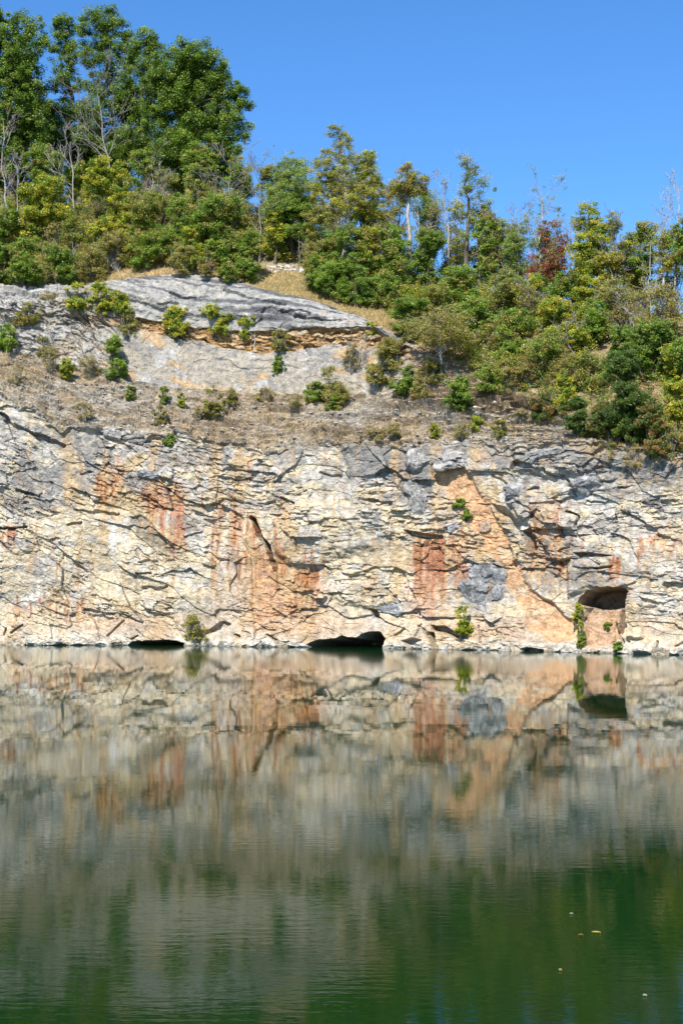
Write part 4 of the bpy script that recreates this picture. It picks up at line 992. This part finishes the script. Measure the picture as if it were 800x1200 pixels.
# more of the thicket
for a in [('yelgrn', 30, 214, 300, 40, 'yellow-green small tree beside the slim pale leafless one at the left edge'),
          ('obush', 60, 262, 316, 36, 'brown-tinged olive bush under the rounded yellow-green tree'),
          ('ybush', 150, 246, 306, 36, 'yellow-green bush at the right foot of the bright yellow upright tree'),
          ('sparse', 112, 196, 290, 40, 'thin brownish tree behind the left side of the bright yellow tree'),
          ('sparse', 190, 196, 290, 46, 'thin twiggy brown-green tree behind the silvery leafless one'),
          ('ybush', 228, 262, 318, 36, 'yellowish bush above the grass strip, left of the small rounded green bush'),
          ('olive', 272, 236, 316, 46, 'olive small tree under the pale leafless tree with the long straight trunk'),
          ('yelgrn', 322, 240, 310, 36, 'yellow-green small tree left of the dark rich green leafy one'),
          ('obush', 366, 282, 338, 34, 'brown-green bush under the olive tree left of the tall pointed one'),
          ('ybush', 424, 284, 342, 34, 'yellow-green bush in front of the tall pointed tree'),
          ('sparse', 506, 236, 338, 40, 'thin brown-olive tree with drooping sprays left of the thick pale trunk'),
          ('sparse', 572, 240, 344, 44, 'loose brown-green tree right of the ragged thin tree'),
          ('ybush', 536, 332, 376, 34, 'yellow-green bush at the foot of the thick pale trunk'),
          ('obush', 574, 372, 420, 44, 'olive brown bush right of the flat-topped tree'),
          ('sparse', 620, 330, 392, 50, 'grey-olive twiggy tree in the middle of the right-hand slope'),
          ('ybush', 684, 322, 384, 38, 'yellow-green bush below the tall yellow-green tree with the pale bare stem'),
          ('sparse', 728, 330, 400, 50, 'hazy brown-olive twiggy tree left of the slender white-stemmed one'),
          ('obush', 664, 410, 458, 40, 'dull olive bush above the small dark cedar'),
          ('rbush', 620, 412, 456, 36, 'reddish brown bush above the rusty brown cedar'),
          ('ybush', 786, 400, 452, 40, 'yellow-green bush under the wide spreading olive-brown tree'),
          ('obush', 744, 300, 378, 50, 'olive brown loose tree below the one with a rounded top at the right'),
          ('yolive', 706, 290, 370, 40, 'yellow-olive tree with thin foliage right of the tall yellow-green one')]:
    grow(*a)

for a in [('obush', 30, 352, 384, 34, 'grey-green scrub on the broken pale rock at the left, above the bright green bush'),
          ('dry', 58, 340, 372, 30, 'dry grey brush on the broken pale rock left of the dome'),
          ('obush', 50, 392, 420, 20, 'thin olive scrub just right of the bright green bush at the left edge'),
          ('dry', 22, 424, 452, 28, 'dry brown weeds on the slope under the bright green bush at the left edge'),
          ('obush', 270, 454, 478, 20, 'little olive shrub under the pale rock, right of the thin olive shrub'),
          ('dry', 344, 460, 480, 24, 'dry weeds on the ledge left of the green ledge bush'),
          ('dry', 540, 494, 516, 26, 'dry olive weeds above the wide grey block')]:
    grow(*a)
bare(58, 372, 418, 22, 'small grey dead shrub on the broken pale rock at the left', nlimb=7, fork=.1, white=True)
bare(420, 392, 436, 26, 'small grey dead shrub under the right end of the ochre band', nlimb=8, fork=.08, white=False)
bare(350, 262, 318, 34, 'thin grey leafless sapling above the white boulder', nlimb=6, white=False)
bare(458, 238, 340, 34, 'thin grey leafless tree left of the orange topped tree', nlimb=8, leafk='sparse', clear=.3, white=False)
bare(584, 318, 392, 36, 'grey twiggy dead tree in the middle of the slope', nlimb=8, fork=.2, white=False)
bare(676, 372, 430, 40, 'grey leaning dead tree among the bushes left of the vivid green one', lean=-.25, nlimb=6, white=False)
bare(634, 396, 444, 26, 'pale forked dead stem in front of the rounded olive tree', nlimb=5, white=True)
bare(740, 352, 420, 40, 'reddish grey dead branches below the slender white-stemmed tree', nlimb=8, leafk='red', clear=.1, white=True)
bare(722, 244, 366, 36, 'fine grey leafless tree between the two yellow-green trees at the right', nlimb=9, white=False)
bare(668, 246, 356, 36, 'leafless tree with fine twigs right of the red-leaved tree', nlimb=9)

grow('broad', 60, 110, 246, 50, 'dark tree set back between the left edge tree and the slender one', start=.25, back=9)
grow('broad', 100, 120, 246, 56, 'dark tree set back behind the large grey leafless tree', start=.2, back=9)
grow('broad', 150, 96, 246, 60, 'dark tree set back behind the left half of the broad oak', start=.2, back=10)

grow('broad', 222, 74, 246, 72, 'dark tree set back directly behind the middle of the broad oak', start=.15, back=10)
grow('broad', 256, 108, 248, 56, 'dark tree set back behind the right half of the broad oak', start=.15, back=10)
grow('broad', 24, 60, 246, 60, 'dark tree set back behind the left edge tree', start=.15, back=10)
# ================================================================== GROUND COVER, STONES, FLOATING LEAVES
def hill_points(n, rng, f0=0.0, f1=1.0, u0=-150, u1=950):
    """random points on the hillside, f = 0 at the cliff edge, 1 at the ridge"""
    ci = np.searchsorted(xs, rng.uniform(-40, 38, n)).clip(1, NX - 2)
    r = (NC - 1) + (nh - 1) * (f0 + (f1 - f0) * rng.random(n)); ri = r.astype(int); rf = (r - ri)[:, None]
    q = P[ri, ci] * (1 - rf) + P[ri + 1, ci] * rf
    uu = 400 + F * q[:, 0] / q[:, 1]
    k = (uu > u0) & (uu < u1)
    return q[k], uu[k]
def undergrowth():
    rng = np.random.default_rng(5)
    q, uu = hill_points(17000, rng, .0, 1.0)
    dens = .6 + .6 * fbm(q[:, 0] / 4, q[:, 1] / 4, 9, 3)
    strip = np.interp(uu, [-100, 100, 140, 300, 430, 480, 560], [.06, .06, .22, .30, .30, .08, .0])
    fr = (q[:, 2] - np.interp(q[:, 0], xs, P[NC - 1, :, 2])) / np.maximum(1, np.interp(q[:, 0], xs, ZR - Z5))
    k = (rng.random(len(q)) < dens) & (fr > strip) & ~((uu > 304) & (uu < 366) & (fr < .42))
    cc = q[k]; cc[:, 2] += rng.uniform(.0, 1.9, len(cc)) * (.5 + .9 * vnoise(cc[:, 0] / 2.2, cc[:, 1] / 2.2, 19))
    Pp, idx = leafy(cc, 40, .55, rng, .75)
    col = palette(['mid', 'olive', 'dark', 'yelgrn', 'olive', 'brown'], len(cc), rng, .15)[idx] * (1 + rng.normal(0, .16, (len(idx), 1))).clip(.5, 1.5)
    v, f, c = leaves(Pp, .12, col, rng)
    o = mesh_np('undergrowth', v, f, M_LEAF, col=c); o['kind'] = 'stuff'
    o['label'] = 'low mixed green and olive undergrowth covering the hillside between the trees'
undergrowth()
def dry_grass():
    rng = np.random.default_rng(6)
    q, uu = hill_points(26000, rng, -.0, .34, 90, 480)
    # more on the cliff lip at the right and on the brown slope
    rows = np.where((SEC[:, 0] == 1))[0]; ri = rng.choice(rows, 9000); ci = rng.integers(90, NX - 90, 9000)
    dn = fbm(X[ri, ci] / 2.0, T[ri, ci] / 1.5, 333, 3); k = dn > .08
    q2 = P[ri, ci][k]
    q = np.concatenate([q, q2])
    d = rng.normal(0, .35, (len(q), 3)); d[:, 2] = 1
    d /= np.linalg.norm(d, axis=1, keepdims=True)
    h = rng.uniform(.12, .38, (len(q), 1)); wv = np.cross(d, rng.normal(0, 1, (len(q), 3))); wv /= np.linalg.norm(wv, axis=1, keepdims=True)
    wv *= .03
    v = np.stack([q - wv, q + wv, q + d * h + wv * .2, q + d * h - wv * .2], 1).reshape(-1, 3)
    c = np.repeat(palette(['grass', 'dry'], len(q), rng, .15), 4, axis=0)
    o = mesh_np('dry_grass', v, np.arange(len(v)).reshape(-1, 4), M_LEAF, col=c); o['kind'] = 'stuff'
    o['label'] = 'dry tan grass on the lip above the grey dome and on the brown slope'
dry_grass()

def scree():
    rng = np.random.default_rng(8)
    rows = np.where((SEC[:, 0] == 1))[0]; n = 5200
    ri = rng.choice(rows, n); ci = rng.integers(90, NX - 90, n)
    k = fbm(X[ri, ci] / 2.5, T[ri, ci] / 1.5, 444, 3) > -.12; q = P[ri, ci][k]; n = len(q)
    oc_v = np.array([(1, 0, 0), (0, 1, 0), (-1, 0, 0), (0, -1, 0), (0, 0, 1), (0, 0, -1), ], float)
    oc_f = np.array([(0, 1, 4), (1, 2, 4), (2, 3, 4), (3, 0, 4), (1, 0, 5), (2, 1, 5), (3, 2, 5), (0, 3, 5)])
    s = (.05 + .17 * rng.random((n, 1, 1)) ** 3) * rng.uniform(.6, 1.4, (n, 1, 3)) * np.array([1.2, 1, .7])
    v = q[:, None, :] + (oc_v[None] + rng.normal(0, .28, (n, 6, 3))) * s
    fcs = (oc_f[None] + 6 * np.arange(n)[:, None, None]).reshape(-1, 3)
    base = np.array([(.48, .43, .35), (.38, .36, .33), (.55, .47, .34)])[rng.integers(0, 3, n)]
    c = np.repeat(base * rng.uniform(.7, 1.2, (n, 1)), 6, axis=0)
    o = mesh_np('scree', v.reshape(-1, 3), fcs, M_BOULDER, col=c); o['kind'] = 'stuff'
    o['label'] = 'small loose stones strewn over the brown slope above the rock face'
scree()

def stone_mesh(seed, sx, sy, sz, base, rough=.18, cuts=9):
    """angular rock: a sphere of points cut by random planes"""
    rng = np.random.default_rng(seed)
    import bmesh
    bm = bmesh.new(); bmesh.ops.create_icosphere(bm, subdivisions=5 if max(sx, sz) > .9 else 3, radius=1)
    co = np.array([v.co for v in bm.verts]); fc = np.array([[l.vert.index for l in f.loops] for f in bm.faces])
    bm.free()
    d = rng.normal(0, 1, (cuts, 3)); d /= np.linalg.norm(d, axis=1, keepdims=True); h = rng.uniform(.50, .85, cuts)
    for a, b in zip(d, h):
        e = co @ a - b; co = co - np.where(e > 0, e, 0)[:, None] * a * .97
    nn = fbm(co[:, 0] * 2.3 + seed, co[:, 2] * 2.3 + co[:, 1], seed, 4)
    co = co * (1 + rough * nn)[:, None]
    _, _, vi, vj, vk, vx, vy = voro(co[:, 0] * 2.4 + seed, co[:, 2] * 2.4 + co[:, 1] * .8, seed)
    co = co * (1 + .22 * (vi - .5) + .25 * vx * (vj - .5) + .25 * vy * (vk - .6))[:, None]
    n2 = fbm(co[:, 0] * 5 + seed, co[:, 2] * 5 - co[:, 1] * 3, seed + 3, 3)
    col = np.asarray(base) * (1 + .45 * n2[:, None] + .3 * nn[:, None] + .3 * (vj[:, None] - .5)).clip(.45, 1.5)
    return co * np.array([sx, sy, sz]), fc, col
def boulder(u, v, wpx, hpx, base, label, seed, name='boulder', rot=0, sink=.35, cuts=10, group=None, dz=0):
    g = ground(u, v); s = g[1] / F
    sx, sz = wpx * s * .5 / .8, hpx * s * .5 / .8; sy = .6 * (sx + sz) * .5 + .15
    co, fc, col = stone_mesh(seed, sx, sy, sz, base, cuts=cuts)
    o = mesh_np(name, co, fc, M_BOULDER, col=col)
    o.location = (g[0], g[1] + sy * sink, g[2] + dz); o.rotation_euler = (0, R(rot), 0)
    return tag(o, label, name.replace('_', ' '), group)
BG = (.35, .345, .335); GR = (.41, .39, .36); PL = (.62, .57, .48); TN = (.50, .42, .31)
boulder(578, 676, 44, 46, BG, 'upper blue-grey boulder wedged in the face beside the orange chute', 11, rot=-25, sink=.55)
boulder(559, 702, 48, 38, BG, 'lower wide blue-grey boulder in the face above the yellow-green bush', 12, rot=10, sink=.55)
boulder(588, 698, 20, 22, (.34, .34, .335), 'small blue-grey boulder wedged under the right side of the upper one', 13, sink=.65)
boulder(492, 537, 36, 28, GR, 'grey triangular block at the top of the rock face, left of the wide one', 14, rot=-20, sink=.4, cuts=7)
boulder(534, 541, 62, 28, (.40, .37, .34), 'wide grey block at the top of the rock face with a rusty tinge beside it', 15, rot=6, sink=.5, cuts=8)
boulder(494, 586, 28, 50, (.36, .345, .32), 'tall leaning grey slab in the rock face above the orange stripe', 16, rot=-24, sink=.8, cuts=8)
boulder(468, 714, 46, 18, (.43, .43, .425), 'low blue-white block at the foot of the face above the dark notch', 17, rot=14, sink=.7)
boulder(137, 507, 30, 13, (.42, .40, .37), 'flat grey boulder on the top edge of the face at the left', 18, rot=6, sink=.35)
boulder(180, 556, 32, 12, (.40, .39, .38), 'flat grey block overhanging the red streak at the left', 19, rot=4, sink=.4)
boulder(608, 580, 30, 26, (.40, .39, .375), 'grey broken block right of the orange chute near its top', 20, rot=20, sink=.65)
boulder(541, 616, 28, 16, (.45, .45, .45), 'pale grey block under the little bright plants on the chute', 21, sink=.6)
boulder(640, 533, 44, 20, (.38, .37, .355), 'broad grey boulder at the top of the face below the cedars', 22, rot=-6, sink=.45)
boulder(694, 566, 40, 22, (.42, .41, .40), 'square grey block overhanging a dark slot at the right of the face', 23, sink=.5, cuts=7)
boulder(352, 318, 7, 11, (.70, .66, .62), 'single white boulder standing right of the rubble heap', 24, sink=.2)
boulder(571, 618, 16, 16, (.56, .40, .28), 'orange block perched in the dark gap of the chute', 25, sink=.3)
# rubble heap in the grass above the dome
rng = np.random.default_rng(77)
for i in range(16):
    u = 314 + 30 * (i % 8) / 7 + rng.normal(0, 1); v = 317.5 - 4.2 * (i // 8) + rng.normal(0, .6)
    boulder(u, v, rng.uniform(4.5, 7.5), rng.uniform(4, 6), (.62, .57, .50), 'pale stone of the rubble heap in the dry grass under the dark green tree', 200 + i, name='rubble_stone', rot=rng.uniform(-30, 30), sink=.1, group='stones of the pale rubble heap')
# pale rocks along the waterline
us = [20, 38, 58, 78, 96, 118, 138, 244, 262, 280, 297, 315, 334, 352, 462, 478, 500, 522, 548, 566, 590, 604, 648, 668, 700, 738, 752, 775, 792]
for i, u in enumerate(us):
    vb = float(np.interp(u, [0, 150, 360, 450, 600, 700, 800], [753, 753.5, 756, 758, 761.5, 763, 764.5]))
    boulder(u + rng.normal(0, 3), vb, rng.uniform(11, 26), rng.uniform(5, 12), PL if i % 3 else TN, 'pale flat rock lying in the water line at the foot of the cliff', 300 + i, name='shore_rock', rot=rng.uniform(-8, 8), sink=.05, group='pale rocks along the foot of the cliff')
# leaves afloat
def float_leaf(u, v, L, c, label):
    y = F * CH / (v - Y0); x = (u - 400) * y / F
    t = np.linspace(0, 1, 9); w_ = .28 * L * np.sin(np.pi * t) ** .8
    a = R(RNG.uniform(-20, 20))
    top = [(L * (k - .5), s * e, .006 + .02 * abs(s)) for s in (1, 0, -1) for k, e in zip(t, w_)]
    vv = np.array(top); fcs = []
    for r_ in range(2):
        for k in range(8): fcs.append((r_ * 9 + k, r_ * 9 + k + 1, (r_ + 1) * 9 + k + 1, (r_ + 1) * 9 + k))
    ca, sa = math.cos(a), math.sin(a)
    vv = np.stack([vv[:, 0] * ca - vv[:, 1] * sa, vv[:, 0] * sa + vv[:, 1] * ca, vv[:, 2]], 1)
    o = mesh_np('floating_leaf', vv, fcs, M_LEAF, col=np.ones((len(vv), 3)) * np.array(c)); o.location = (x, y, .004)
    tag(o, label, 'leaf', 'leaves afloat on the dark green water')
float_leaf(698, 1094, .13, (.45, .42, .08), 'largest yellow leaf floating on the green water at the right')
float_leaf(680, 1097, .07, (.35, .20, .06), 'small brown leaf afloat just left of the largest yellow leaf')
float_leaf(669, 1072, .05, (.5, .48, .36), 'tiny pale leaf afloat above the largest yellow leaf')
float_leaf(755, 1168, .05, (.5, .5, .4), 'tiny white leaf afloat near the lower right corner')
float_leaf(656, 1138, .04, (.6, .45, .12), 'tiny yellow leaf afloat below the largest yellow leaf')
